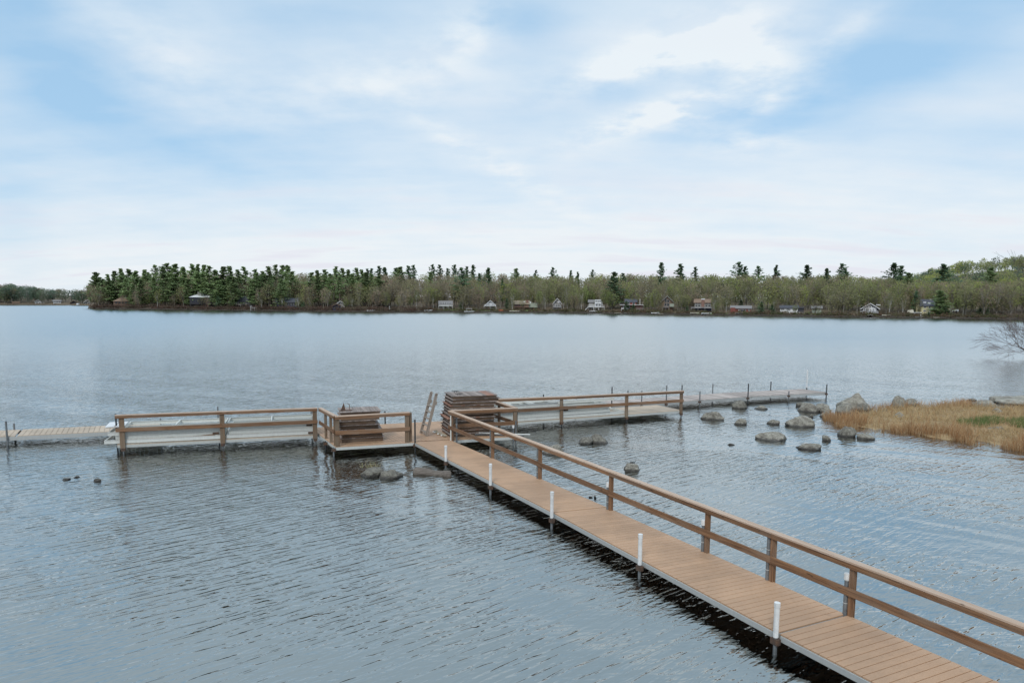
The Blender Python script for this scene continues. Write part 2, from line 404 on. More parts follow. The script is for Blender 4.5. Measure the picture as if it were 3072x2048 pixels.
def vpost(name, p, z0, z1, wx, wy, ang, mat, parent):
    """upright timber; ang = heading of its wx side"""
    L = z1 - z0
    k = ('vp', round(L, 2), wx, wy, mat)
    if k not in CACHE:
        m_ = MB(); c = 0.005; sec = [(-wx/2+c, -wy/2), (wx/2-c, -wy/2), (wx/2, -wy/2+c), (wx/2, wy/2-c), (wx/2-c, wy/2), (-wx/2+c, wy/2), (-wx/2, wy/2-c), (-wx/2, -wy/2+c)]
        m_.prism([(q[0], q[1]) for q in sec], 0, L)
        # long axis along local X so that the grain follows it
        m_.v = [(z, x, y) for x, y, z in m_.v]
        CACHE[k] = m_.mesh('post', mat)
    o = bpy.data.objects.new(name, CACHE[k]); col.objects.link(o)
    M = Matrix(((0, math.cos(ang), -math.sin(ang)), (0, math.sin(ang), math.cos(ang)), (1, 0, 0))).to_4x4()
    M.translation = Vector((p[0], p[1], z0)) - (wloc(parent) if parent else Vector())
    o.parent = parent; o.matrix_local = M
    return o
def pipe(name, p, z0, z1, r, mat, parent=None, lean=(0, 0), n=10):
    k = ('pipe', round(z1 - z0, 2), r, mat, lean)
    if k not in CACHE:
        CACHE[k] = MB().tube((0, 0, 0), (lean[0], lean[1], z1 - z0), r, r, n).mesh('pipe', mat, False)
    o = bpy.data.objects.new(name, CACHE[k]); col.objects.link(o)
    o.location = Vector((p[0], p[1], z0)) - (wloc(parent) if parent is not None else Vector())
    if parent is not None: o.parent = parent
    return o
V2 = lambda a, z: Vector((a[0], a[1], z))
lerp = lambda a, b, t: a + (b - a) * t

# ------------------------------------------------------------------ water
S = 4000
me = MB().add([(-S, -S, 0), (S, -S, 0), (S, S, 0), (-S, S, 0)], [(0, 1, 2, 3)]).mesh('lake_water', 'lake_water')
structure(obj('lake_water', me))

# ------------------------------------------------------------------ docks
DZ = 0.35                                     # deck height above the water
def Q(x, y, z=DZ): p = at(x, y, z); return Vector((p.x, p.y))
def board(parent, a0, a1, b1, b0, mat, th=0.028, z=DZ, name='board'):
    """plank between edge a0-a1 (one end) and b0-b1 (other end), xy points"""
    c = (a0 + a1 + b0 + b1) / 4
    d = ((b0 + b1) - (a0 + a1)).normalized(); ca, sa = d.x, d.y
    loc = [Vector(((p - c).x * ca + (p - c).y * sa, -(p - c).x * sa + (p - c).y * ca)) for p in (a0, a1, b1, b0)]
    k = ('bd', mat, th) + tuple(round(q, 3) for p in loc for q in p)
    if k not in CACHE:
        ch = 0.004; pts = loc[::-1] if (loc[1] - loc[0]).cross(loc[2] - loc[0]) < 0 else loc
        m_ = MB(); m_.prism([(q.x, q.y) for q in pts], -th, -ch)
        ins = [(q.x - math.copysign(ch, q.x), q.y - math.copysign(ch, q.y)) for q in pts]
        o_ = len(m_.v); m_.f.pop(1)
        m_.v += [(q[0], q[1], 0.0) for q in ins]
        m_.f += [(4 + i, 4 + (i + 1) % 4, o_ + (i + 1) % 4, o_ + i) for i in range(4)] + [tuple(range(o_, o_ + 4))]
        CACHE[k] = m_.mesh('board', mat)
    o = bpy.data.objects.new(name, CACHE[k]); col.objects.link(o); o.parent = parent
    pl = wloc(parent); o.location = (c.x - pl.x, c.y - pl.y, z - pl.z); o.rotation_euler = (0, 0, math.atan2(sa, ca))
    return o
def run(parent, L0, R0, L1, R1, n, mat, gap=0.006, z=DZ, skip=()):
    for i in range(n):
        if i in skip: continue
        g0 = gap / max((L1 - L0).length, .1) / 2
        t0, t1 = i / n + g0, (i + 1) / n - g0
        board(parent, lerp(L0, L1, t0), lerp(L0, L1, t1), lerp(R0, R1, t1), lerp(R0, R1, t0), mat, z=z)
def frame(parent, L0, R0, L1, R1, mat='fascia', h=0.10, z=DZ, ins=0.022, ends=True):
    """metal perimeter frame under a deck run"""
    zc = z - 0.031 - h / 2
    c = (L0 + R0 + L1 + R1) / 4
    sh = lambda p: p + (c - p).normalized() * ins
    a, b_, d, e = sh(L0), sh(R0), sh(L1), sh(R1)
    beam('side_beam', V2(a, zc), V2(d, zc), 0.04, h, mat, parent); beam('side_beam', V2(b_, zc), V2(e, zc), 0.04, h, mat, parent)
    if ends:
        k = 0.03
        for p, q in ((a, b_), (d, e)):
            w = (q - p).normalized() * k
            beam('end_beam', V2(p + w, zc), V2(q - w, zc), 0.04, h * 0.96, mat, parent)
def railing(parent, A, B, zA, zB, posts, inner, mid=0.42, psize=(0.14, 0.09), low=-0.10, pieces=None, capw=0.14, midh=0.14, mat='rail', pmat='post', base=DZ):
    """A,B xy of the post line; zA,zB height of the cap; posts = parameters 0..1; inner = xy normal towards the viewer"""
    ang = math.atan2((B - A).y, (B - A).x)
    for t in posts:
        p = lerp(A, B, t); vpost('rail_post', p, base + low, lerp(zA, zB, t) - 0.042, psize[0], psize[1], ang, pmat, parent)
    br = pieces or [0, 1]
    off = inner * (psize[1] / 2 + 0.021)
    for t0, t1 in zip(br[:-1], br[1:]):
        e = 0.0015 / (B - A).length
        p, q = lerp(A, B, t0 + e), lerp(A, B, t1 - e); z0, z1 = lerp(zA, zB, t0), lerp(zA, zB, t1)
        o = inner * 0.02
        beam('rail_cap', V2(p + o, z0 - 0.02), V2(q + o, z1 - 0.02), capw, 0.038, 'cap', parent)
        beam('top_rail', V2(p + off, z0 - 0.042 - 0.045), V2(q + off, z1 - 0.042 - 0.045), 0.038, 0.088, mat, parent)
        m0, m1 = base + (z0 - base) * mid, base + (z1 - base) * mid
        beam('mid_rail', V2(p + off, m0 + midh / 2), V2(q + off, m1 + midh / 2), 0.038, midh, mat, parent)
def pile(parent, p, ztop, r=0.03, mat='pipe', zbot=-1.2, sleeve=None, bracket=None, ang=0.0, capz=None, bands=0):
    o = pipe('pile', p, zbot, ztop if sleeve is None else ztop - 0.03, r, mat, parent)
    if sleeve is not None:
        s_ = pipe('sleeve', p, sleeve, ztop - 0.05, r * 1.32, 'pvc', None); s_.parent = o; s_.location = (0, 0, sleeve - zbot)
        k = pipe('cap', p, 0, 0.08, r * 1.5, 'pvc', None); k.parent = o; k.location = (0, 0, ztop - 0.075 - zbot)
    if capz: 
        k = pipe('cap', p, 0, 0.11, r * 1.4, 'pvc', None); k.parent = o; k.location = (0, 0, ztop - 0.10 - zbot)
    for i in range(bands):
        k = pipe('band', p, 0, 0.008, r * 1.12, 'alu_light', None); k.parent = o; k.location = (0, 0, DZ + 0.2 * (i + 1) - zbot)
    if bracket is not None:
        mm = CACHE.get('brk') or MB().box(-0.07, 0.07, -0.045, 0.045, -0.05, 0.05).box(-0.025, 0.025, 0.045, 0.085, -0.03, 0.03).mesh('bracket', 'rust'); CACHE['brk'] = mm
        k = bpy.data.objects.new('bracket', mm); col.objects.link(k); k.parent = o; k.location = (0, 0, bracket - zbot); k.rotation_euler = (0, 0, ang)
    return o

# --- main walkway: joints from the photograph, far to near
JL = [Q(1239, 1323), Q(1660, 1536), Q(2337, 1897)]
JR = [Q(1347, 1317.5), Q(1820, 1520), Q(2540, 1842)]
dn = ((JL[2] - JL[0]).normalized() + (JR[2] - JR[0]).normalized()).normalized()
JL.append(JL[2] + dn * 7.5); JR.append(JR[2] + dn * 7.5)
walk = thing('dock_walkway', 'long brown composite boardwalk with one timber handrail running in from lower right', 'walkway', ((JL[1] + JR[1]) / 2).to_3d())
for k in range(3):
    e = 0.022
    L0, L1 = JL[k] + dn * e, JL[k + 1] - dn * e; R0, R1 = JR[k] + dn * e, JR[k + 1] - dn * e
    n = max(1, round(((L1 - L0).length + (R1 - R0).length) / 2 / 0.146))
    run(walk, L0, R0, L1, R1, n, 'deck', 0.013)
    frame(walk, L0, R0, L1, R1)
side = Vector((dn.y, -dn.x));  side = -side if side.x > 0 else side      # towards the left of the walkway (viewer side)
ar = math.atan2(dn.y, dn.x)
# right-hand railing
RA, RB = JR[0] - side * 0.05 - dn * 0.0, JR[3] - side * 0.05
lenR = (RB - RA).length
def tpar(A, B, x):     # parameter along A-B (deck level) whose photo column is x
    lo, hi = -0.2, 1.2
    for _ in range(40):
        m_ = (lo + hi) / 2; p = lerp(A, B, m_)
        if px((p.x, p.y, DZ))[0] < x: lo = m_
        else: hi = m_
    return lo
tp = [tpar(RA, RB, x) for x in (1356, 1478, 1620, 1832, 2120, 2316, 2552)]
zR0, zR1 = DZ + 1.12, DZ + 0.90
railing(walk, RA, RB, zR0, zR1, tp + [tp[-1] + 3.9 / lenR], side, mid=0.37, psize=(0.09, 0.09), low=-0.16, pmat='rail', pieces=[0.0, tp[1], tp[3], tp[5], tp[6] + 3.9 / lenR, 1.0])
for t, x, capy in ((tp[1], 1464, 0), (tp[2], 1603, 0), (tp[3], 1814, 1448), (tp[4], 2099, 1560), (tp[5], 2293, 0), (tp[6], 2537, 1720)):
    p = lerp(RA, RB, t) - dn * 0.09 + side * 0.03
    if capy: pile(walk, p, zat(p, capy), 0.038, 'pipe', capz=1, bands=3)
    else: pile(walk, p, lerp(zR0, zR1, t) - 0.14, 0.038, 'pipe', bands=3)
for xb, yt in ((1338, 1336.6), (1472, 1391), (1656, 1475), (1920, 1602), (2328, 1807)):
    t = tpar(JL[0] + side * 0.06, JL[2] + side * 0.06, xb); p = lerp(JL[0], JL[2], t) + side * 0.065
    pile(walk, p, zat(p, yt), 0.033, 'pipe', sleeve=DZ - 0.06, bracket=DZ - 0.13, ang=ar)

# --- platform at the end of the walkway (u along the front edge, v away from the viewer)
O = Q(1007, 1339.5); EU = (Q(1504, 1310) - O).normalized(); EV = Vector((math.cos(R(117.5)), math.sin(R(117.5))))
UV = lambda u, v: O + EU * u + EV * v
inn = -Vector((-EU.y, EU.x))                     # towards the viewer
UW = 0.0
while px((*UV(UW, 0), DZ))[0] < 1552: UW += 0.02
VD = 4.3
plat = thing('dock_platform', 'brown decked dock platform at the end of the walkway, holding two stacks of dock panels', 'dock', UV(UW / 2, 0).to_3d())
run(plat, UV(0, 0.0), UV(0, VD), UV(UW, 0.0), UV(UW, VD), 47, 'deck', 0.010)
frame(plat, UV(0, 0), UV(0, VD), UV(UW, 0), UV(UW, VD), 'alu', 0.105)
ua = math.atan2(EU.y, EU.x); va = math.atan2(EV.y, EV.x)
u1 = 0.0
while px((*UV(u1, 0), DZ))[0] < 1226: u1 += 0.01
# front-left railing
hA, hB = zat(UV(0.02, 0.03), 1247), zat(UV(u1, 0.03), 1235)
railing(plat, UV(0.0, 0.04), UV(u1 + 0.05, 0.04), hA, hB, [0.03, 0.965], inn, mid=0.38, psize=(0.15, 0.09), low=0.0, midh=0.15)
vpost('rail_post', UV(u1 + 0.11, 0.12), DZ, hB - 0.042, 0.09, 0.09, va, 'post', plat)
# left side railing (towards the back)
LDv = 2.55
innl = Vector((-math.sin(va), math.cos(va))); innl = innl if innl.x < 0 else -innl
railing(plat, UV(0.05, 0.12), UV(0.05, LDv), hA + 0.01, zat(UV(0, LDv), 1222), [0.06, 0.32, 0.66], innl, mid=0.40, psize=(0.09, 0.09), low=-0.16)
# front-right railing before the tall stack
u2 = u1
while px((*UV(u2, 0), DZ))[0] < 1352: u2 += 0.01
hC, hD = zat(UV(u2, 0.0), 1230), zat(UV(UW, 0.0), 1222)
railing(plat, UV(u2 + 0.02, 0.04), UV(UW, 0.04), hC, hD, [0.022, 0.965], inn, mid=0.40, psize=(0.14, 0.09), low=-0.05, midh=0.15)
vpost('rail_post', UV(UW + 0.02, 0.16), DZ - 0.2, hD - 0.042, 0.09, 0.09, va, 'post', plat)
innr = -innl
railing(plat, UV(UW - 0.02, 0.16), UV(UW - 0.02, 2.75), hD, hD + 0.02, [0.55], -innr, mid=0.40, psize=(0.09, 0.09), low=-0.1)
for u, v, zt, mt in ((-0.07, 0.02, 0.30, 'pipe'), (-0.07, 1.3, 0.3, 'pipe_dark'), (u1 + 0.22, -0.06, 0.86, 'pipe_dark'), (UW - 0.1, -0.06, 0.62, 'pipe'), (1.4, VD + 0.05, 0.8, 'pipe')):
    pile(plat, UV(u, v), DZ + zt if zt > .31 else DZ - 0.02, 0.03, mt, bracket=DZ - 0.12, ang=ua)
pile(plat, UV(u2 - 0.02, -0.07), DZ + 0.95, 0.03, 'alu_light'); pile(plat, UV(u2 + 0.20, -0.07), DZ + 0.85, 0.035, 'pipe', bands=3)
pile(plat, UV(UW - 0.22, -0.09), zat(UV(UW - 0.22, -0.09), 1276), 0.033, 'pipe', capz=1)
pb = UV(3.1, VD + 0.05); pile(plat, pb, DZ + 0.55, 0.03, 'pipe_dark')

# --- left dock
LA, LB = Q(351, 1332.6), Q(954, 1303.3); le = (LB - LA).normalized(); lv = Vector((-le.y, le.x)); lin = -lv; la = math.atan2(le.y, le.x)
ldock = thing('railed_dock', 'left dock section with timber railing carrying stacked metal frames', 'dock', ((LA + LB) / 2).to_3d())
nL = round((LB - LA).length / 0.146)
run(ldock, LA, LA + EV * 2.2, LB, LB + EV * 2.2, nL, 'tan_deck')
frame(ldock, LA, LA + EV * 2.2, LB, LB + EV * 2.2, 'alu')
zl0, zl1 = zat(LA, 1243.5), zat(LB, 1221.5)
railing(ldock, LA - lv * 0.03, LB - lv * 0.03, zl0, zl1, [0.028, 0.508, 0.985], lin, mid=0.43, psize=(0.17, 0.09), low=-0.16, pieces=[0.0, 0.508, 1.0])
for t in (0.03, 0.508, 0.985): pile(ldock, lerp(LA, LB, t) - lv * 0.06, DZ - 0.17, 0.03, 'pipe', bracket=DZ - 0.19, ang=la)
for x, yt, dv in ((352, 1241, 0.35), (656, 1219, 2.25), (935, 1231, 2.2), (975, 1240, 1.3)):
    t = tpar(LA + EV * dv, LB + EV * dv, x); p = lerp(LA, LB, t) + EV * dv; pile(ldock, p, zat(p, yt), 0.03, 'pipe_dark' if x == 352 else 'pipe')

# --- right dock (two sections meeting at a slight angle)
RP = [Q(1548.7, 1265.4), Q(1715, 1256), Q(2046, 1229.5)]
RP[0] = RP[0] + (RP[0] - RP[2]).normalized() * 1.4; RP[1] = lerp(RP[0], RP[2], 0.42)
rdock = thing('railed_dock', 'right dock section with timber railing carrying long stacked metal frames', 'dock', RP[1].to_3d())
for a, b_ in ((RP[0], RP[1]), (RP[1], RP[2])):
    n = round((b_ - a).length / 0.146); run(rdock, a, a + EV * 1.9, b_, b_ + EV * 1.9, n, 'tan_deck')
    frame(rdock, a, a + EV * 1.9, b_, b_ + EV * 1.9, 'alu')
re = (RP[2] - RP[0]).normalized(); rn = Vector((re.y, -re.x))
for (a, b_, za, zb, po, pc) in ((RP[0], RP[1], zat(RP[0], 1196.5), zat(RP[1], 1186.5), [0.03, tpar(RP[0], RP[1], 1683)], None), (RP[1], RP[2], zat(RP[1], 1186.5), zat(RP[2], 1170.5), [tpar(RP[1], RP[2], 1878), 0.985], None)):
    railing(rdock, a + rn * 0.03, b_ + rn * 0.03, za, zb, po, rn, mid=0.42, psize=(0.14, 0.09), low=-0.16)
    for t in po: pile(rdock, lerp(a, b_, t) + rn * 0.06, DZ - 0.17, 0.028, 'pipe_dark', bracket=DZ - 0.19, ang=math.atan2(re.y, re.x))
for x, yt in ((1630, 1182), (1835, 1160)):
    t = tpar(RP[0] + EV * 1.95, RP[2] + EV * 1.95, x); p = lerp(RP[0], RP[2], t) + EV * 1.95; pile(rdock, p, zat(p, yt), 0.03, 'pipe_dark')

# --- far right plank dock
FP = [Vector((4.6, 35.25)), Q(2255, 1188), Q(2479, 1176)]
fd = thing('plank_dock', 'narrow bleached plank dock with bare pipe piles running past the boulders', 'dock', FP[1].to_3d())
for a, b_ in ((FP[0], FP[1]), (FP[1], FP[2])):
    n = round((b_ - a).length / 0.20); run(fd, a, a + EV * 1.75, b_, b_ + EV * 1.75, n, 'grey_plank', 0.022); frame(fd, a, a + EV * 1.75, b_, b_ + EV * 1.75, 'fascia', 0.12)
for x, yt, back in ((1886, 1171, 1), (1927, 1171, 0), (2003, 1156, 0), (2052, 1155, 1), (2106, 1174, 0), (2147, 1151, 1), (2255, 1150, 0), (2317, 1144, 1), (2373, 1173, 0), (2480, 1153, 0)):
    o_ = EV * 1.8 if back else -EV * 0.06
    t = tpar(FP[0] + o_, FP[2] + o_, x)
    p = (lerp(FP[0], FP[1], t * (FP[2] - FP[0]).length / (FP[1] - FP[0]).length) if t * (FP[2] - FP[0]).length < (FP[1] - FP[0]).length else lerp(FP[1], FP[2], (t * (FP[2] - FP[0]).length - (FP[1] - FP[0]).length) / (FP[2] - FP[1]).length)) + o_
    pile(fd, p, zat(p, yt), 0.032, 'pipe_dark' if x in (2255, 2480, 2052, 2317) else 'pipe', bracket=DZ - 0.1 if not back else None, ang=R(22))
p = FP[1] + EV * 2.4; t = tpar(FP[1] + EV * 1.9, FP[2] + EV * 1.9, 2420); p = lerp(FP[1], FP[2], t) + EV * 1.9
wp = thing('marker_pole', 'tall thin white pole standing behind the bleached plank dock', 'pole', (p.x, p.y, 0))
pipe('pole', p, -1.0, zat(p, 1110), 0.034, 'pvc', wp); pipe('foot', p, 0.0, zat(p, 1163), 0.042, 'pipe_dark', wp)

# --- far left tan dock
TP = [Q(0, 1308.6), Q(308, 1294)]; te = (TP[1] - TP[0]).normalized(); TP[0] = TP[0] - te * 5; TP[1] = TP[1] + te * 2.1
td = thing('plank_dock', 'low pale tan plank dock running out of the left edge', 'dock', TP[1].to_3d())
TL = (TP[1] - TP[0]).length; tj = 5.52 / TL
run(td, TP[0], TP[0] + EV * 1.5, lerp(TP[0], TP[1], tj - 0.002), lerp(TP[0], TP[1], tj - 0.002) + EV * 1.5, 30, 'tan_deck', 0.012); run(td, lerp(TP[0], TP[1], tj + 0.004), lerp(TP[0], TP[1], tj + 0.004) + EV * 1.5, TP[1], TP[1] + EV * 1.5, 27, 'tan_deck', 0.012)
frame(td, TP[0], TP[0] + EV * 1.5, TP[1], TP[1] + EV * 1.5, 'fascia', 0.15)
for x, yt, dv in ((21, 1263, -0.05), (43, 1269, 1.52), (482, 1255, 1.55)):
    t = tpar(TP[0] + EV * dv, TP[1] + EV * dv, x); p = lerp(TP[0], TP[1], t) + EV * dv; pile(td, p, zat(p, yt), 0.036, 'pipe')

# ------------------------------------------------------------------ stacked dock panels
def dock_panel(label, p, ang, L, D, z, h, top=False, cleats=(), group=None, reds=()):
    """old dock panel lying flat: cross planks on joists; p = front-left corner xy, z = underside"""
    r = thing('wooden_dock_panel', label, 'dock panel', (p.x, p.y, z), ang, group)
    th = 0.026; jh = h - th - 0.004; n = 12; w = L / n
    km = ('pl', round(w, 3), round(D, 2))
    def pm(mat):
        k = km + (mat,)
        if k not in CACHE: m_ = MB().box(-D / 2, D / 2, -w / 2 + 0.004, w / 2 - 0.004, 0, th); CACHE[k] = m_.mesh('plank', mat)
        return CACHE[k]
    for i in range(n):
        o = obj('plank', pm('red_plank' if i in reds else 'old_plank'), r, (w * (i + 0.5), D / 2 - 0.03 + random.uniform(-.015, .015), jh + 0.002), (0, 0, math.pi / 2))
    kj = ('jo', round(L, 2), round(jh, 3))
    if kj not in CACHE: CACHE[kj] = MB().box(-L / 2 + 0.05, L / 2 - 0.05, -0.02, 0.02, 0, jh).mesh('joist', 'old_joist')
    for y in (0.02, D / 2, D - 0.08): obj('joist', CACHE[kj], r, (L / 2, y, 0))
    ke = ('en', round(D, 2), round(jh, 3))
    if ke not in CACHE: CACHE[ke] = MB().box(-D / 2 + 0.09, D / 2 - 0.05, -0.02, 0.02, 0, jh * 0.9).mesh('end_joist', 'old_joist')
    for x in (0.12, L - 0.12): obj('end_joist', CACHE[ke], r, (x, D / 2, 0), (0, 0, math.pi / 2))
    if 'cl' not in CACHE:
        m_ = MB().tube((-0.12, 0, 0.055), (0.12, 0, 0.055), 0.012, 0.012, 8)
        for s_ in (-1, 1): m_.tube((s_ * 0.05, 0, 0), (s_ * 0.03, 0, 0.055), 0.014, 0.011, 8); m_.tube((s_ * 0.12, 0, 0.055), (s_ * 0.16, 0, 0.072), 0.012, 0.007, 8)
        CACHE['cl'] = m_.mesh('cleat', 'black_iron')
    for x, y in cleats: obj('cleat', CACHE['cl'], r, (x, y, h - 0.002))
    return r
ORD = ['bottom', 'second from bottom', 'third from bottom', 'fourth from bottom', 'fifth from bottom', 'sixth from bottom', 'seventh from bottom', 'eighth from bottom',
       'fifth from top', 'fourth from top', 'third from top', 'second from top', 'topmost']
B = Q(1346, 1311); zt = zat(B, 1188); nP = 13; hp = (zt - DZ - 0.01) / nP
bx_ = [0.0, .02, -.03, .03, .01, -.05, .03, .06, .05, .02, .06, .12, .14]
for i in range(nP):
    off = EU * (bx_[i] + random.uniform(-.02, .02)) + EV * random.uniform(-.03, .05)
    dock_panel(f'{ORD[i]} weathered wooden dock panel in the tall stack beside the ladder', B + off, ua + R(random.uniform(-1.2, 1.2)), 1.86 + (0.1 if i in (5, 11) else 0), 1.32, DZ + 0.005 + hp * i, hp,
               cleats=((0.35, 0.25), (0.42, 1.1)) if i == nP - 1 else (), group='dock panels of the tall stack', reds=(9, 10) if i == nP - 1 else (0, 3, 7) if i % 4 == 1 else ())
ORD2 = ['bottom', 'second from bottom', 'third from bottom', 'middle', 'third from top', 'second from top', 'topmost']
B2 = Q(1021, 1331); zt2 = zat(B2, 1238); h2 = (zt2 - DZ - 0.01) / 7
for i in range(7):
    off = EU * random.uniform(-.03, .06) + EV * (0.14 + random.uniform(-.03, .04))
    dock_panel(f'{ORD2[i]} dark wooden dock panel in the low stack behind the front railing', B2 + off, ua + R(random.uniform(-1.5, 1.5)), (1.62, 1.58, 1.55, 1.5, 1.4, 1.5, 1.52)[i], 1.2, DZ + 0.005 + h2 * i, h2,
               group='dock panels of the low stack', reds=(2, 5, 6, 9) if i in (1, 2, 5) else ())
# mooring bracket on the low stack
mb = thing('mooring_bracket', 'rusty metal bracket with a pointed fin lying on the low dock panel stack', 'bracket', (*(B2 + EU * 0.28 + EV * 0.5), zt2), ua)
obj('plate', MB().box(-.16, .3, -.1, .1, 0.002, .014).mesh('plate', 'rust'), mb)
fin = MB().add([(-.12, -.012, .014), (.06, -.012, .014), (.0, -.008, .30), (-.12, .012, .014), (.06, .012, .014), (.0, .008, .30)], [(0, 1, 2), (5, 4, 3), (0, 3, 4, 1), (1, 4, 5, 2), (2, 5, 3, 0)])
obj('fin', fin.mesh('fin', 'rust'), mb)
obj('prong', MB().tube((.22, 0, .014), (.2, 0, .24), .014, .01, 8).tube((.2, 0, .24), (.1, 0, .27), .01, .007, 8).mesh('prong', 'rust'), mb)

# ladder leaning on the tall stack
fA, fB = at(1262, 1300, DZ), at(1279, 1308, DZ); zT = DZ + 1.62
tA, tB = at(1294, 1178, zT), at(1309, 1183, zT)
lad = thing('ladder', 'weathered grey wooden ladder leaning against the tall dock panel stack', 'ladder', fA)
for a, b_ in ((fA, tA), (fB, tB)):
    d = (b_ - a).normalized(); beam('side_rail', a + d * 0.02, b_, 0.04, 0.115, 'ladder_wood', lad)
    dd = d.cross(Vector((0, 0, 1))).normalized()
    tip = MB().tube(-dd * 0.02, dd * 0.02, 0.0575, 0.0575, 14).mesh('rail_tip', 'ladder_wood')
    obj('rail_tip', tip, lad, b_ - lad.location)
    k = d.cross(dd).normalized(); k = k if k.x > 0 else -k
    hook = MB(); q = a + (b_ - a) * 0.80
    beam('hook_block', q + k * 0.075 - d * 0.07, q + k * 0.075 + d * 0.07, 0.038, 0.06, 'ladder_wood', lad)
for f in (0.085, 0.245, 0.405, 0.565, 0.70):
    a, b_ = lerp(fA, tA, f), lerp(fB, tB, f); beam('rung', a, b_, 0.12, 0.032, 'ladder_wood', lad)

# ------------------------------------------------------------------ stacked metal frames
def metal_frame(label, p, ang, L, D, z, h, mat, group, bars=2, blocks=()):
    r = thing('metal_frame', label, 'dock frame', (p.x, p.y, z), ang, group)
    k = ('mf', round(L, 2), round(h, 3), mat)
    if k not in CACHE:
        # C-channel: web with two lips
        CACHE[k] = MB().box(0, L, 0, 0.006, 0, h).box(0, L, 0.006, 0.035, 0, 0.008).box(0, L, 0.006, 0.035, h - 0.008, h).box(0, L, -0.010, 0, 0.004, h * .10).box(0, L, -0.010, 0, h * .90, h).mesh('side_channel', mat)
    obj('side_channel', CACHE[k], r, (0, 0, 0)); obj('side_channel', CACHE[k], r, (L, D, 0), (0, 0, math.pi))
    kb = ('cb', round(D, 2), round(h, 3), mat)
    if kb not in CACHE: CACHE[kb] = MB().box(-0.02, 0.02, 0.04, D - 0.04, h * 0.25, h - 0.004).mesh('cross_bar', mat)
    for i in range(bars + 1): obj('cross_bar', CACHE[kb], r, (0.03 + (L - 0.06) * i / bars, 0, 0))
    for x in blocks:
        if 'fb' not in CACHE: CACHE['fb'] = MB().box(-.11, .11, -.05, -.005, 0.03, 0.10).tube((-.03, -.05, .065), (-.03, -.075, .065), .03, .03, 8).mesh('clamp', 'rust')
        obj('clamp', CACHE['fb'], r, (x, 0, 0))
    return r
LO = lambda s, v: LA + le * s + lv * v
hgt_ = 0.142
O4 = ['bottom', 'second', 'third', 'top']
for i, (s, L, v) in enumerate(((-0.42, 4.1, 0.02), (-0.05, 3.75, 0.05), (-0.30, 4.0, 0.07), (0.15, 3.55, 0.25))):
    metal_frame(f'{O4[i]} metal frame in the stack at the left end of the railed dock', LO(s, v), la + R((-.4, .5, .2, -.5)[i]), L, 1.25, DZ + 0.03 + hgt_ * i, hgt_ - 0.010, 'alu_light' if i != 1 else 'alu', 'frames stacked on the left dock, left pile', blocks=((L - 0.35,) if i == 1 else ()))
for i, (s, L, v) in enumerate(((3.72, 3.3, 0.02), (3.82, 3.2, 0.05), (3.86, 3.1, 0.07), (3.75, 3.2, 0.12))):
    metal_frame(f'{O4[i]} metal frame in the stack near the platform corner on the left dock', LO(s, v), la + R((.3, -.4, .2, .3)[i]), L, 1.25, DZ + 0.03 + (hgt_ + .006) * i, hgt_ - 0.006, 'alu' if i % 2 else 'alu_light', 'frames stacked on the left dock, right pile', blocks=((L - 0.2,) if i in (0, 2) else ()))
RO = lambda s, v: RP[0] + re * s - rn * v
O6 = ['bottom', 'second', 'third', 'fourth', 'top']
ra = math.atan2(re.y, re.x)
for i, (s, L, v) in enumerate(((0.15, 6.9, 0.01), (0.2, 6.0, 0.03), (0.1, 6.1, 0.05), (0.25, 5.8, 0.07), (0.2, 3.3, 0.12))):
    metal_frame(f'{O6[i]} long metal frame in the stack on the right railed dock', RO(s, v), ra + R((.2, -.3, .3, -.2, -.6)[i]), L, 1.35, DZ + 0.02 + 0.145 * i, 0.137, 'alu' if i % 2 else 'alu_light', 'frames stacked on the right dock', bars=3, blocks=((L * .62,) if i in (2, 3) else ()))
metal_frame('short top metal frame at the far end of the stack on the right dock', RO(3.65, 0.5), ra + R(.5), 3.1, 1.2, DZ + 0.02 + 0.145 * 4, 0.13, 'alu_light', 'frames stacked on the right dock', bars=3)
# two pale planks on the left frames, wooden offcut
for s, lab in ((-0.30, 'left'), (0.04, 'right')):
    k = thing('loose_plank', f'{lab} of two short whitish planks across the left frame stack', 'plank', (*LO(s - .1, 0.18), DZ + 0.03 + hgt_ * 4 - 0.11), la + R(4))
    obj('plank_board', MB().box(0, 0.29, 0, 1.1, 0.115, 0.145).mesh('plank_board', 'white_paint'), k)
    obj('batten', MB().box(0.02, 0.27, 0.1, 0.16, 0.085, 0.115).mesh('batten', 'pale_mat'), k)
wb = beam('wood_block', V2(LO(2.55, 0.06), DZ + 0.09), V2(LO(3.3, 0.06), DZ + 0.14), 0.05, 0.15, 'post'); tag(wb, 'short rough timber offcut leaning on the left dock frames', 'timber')
# long thin decking strip at the foot of the left frames
# pale bumper mats at the foot of the tall stack
fm = thing('dock_bumper', 'pale ribbed dock bumper mat with white buttons at the foot of the tall stack', 'bumper', (*(B - EU * 0.10 + EV * 0.08), DZ), va)
m_ = MB()
for i in range(16): m_.tube((i * .07, -.05, .045 + (i % 2) * .015), (i * .07, .07, .05), .035, .035, 7)
obj('mat', m_.mesh('mat', 'pale_mat'), fm)
for x in (0.18, 0.55, 0.9, 1.05): obj('button', MB().tube((x, .06, .035), (x, .12, .035), .035, .025, 8).mesh('button', 'pvc'), fm)
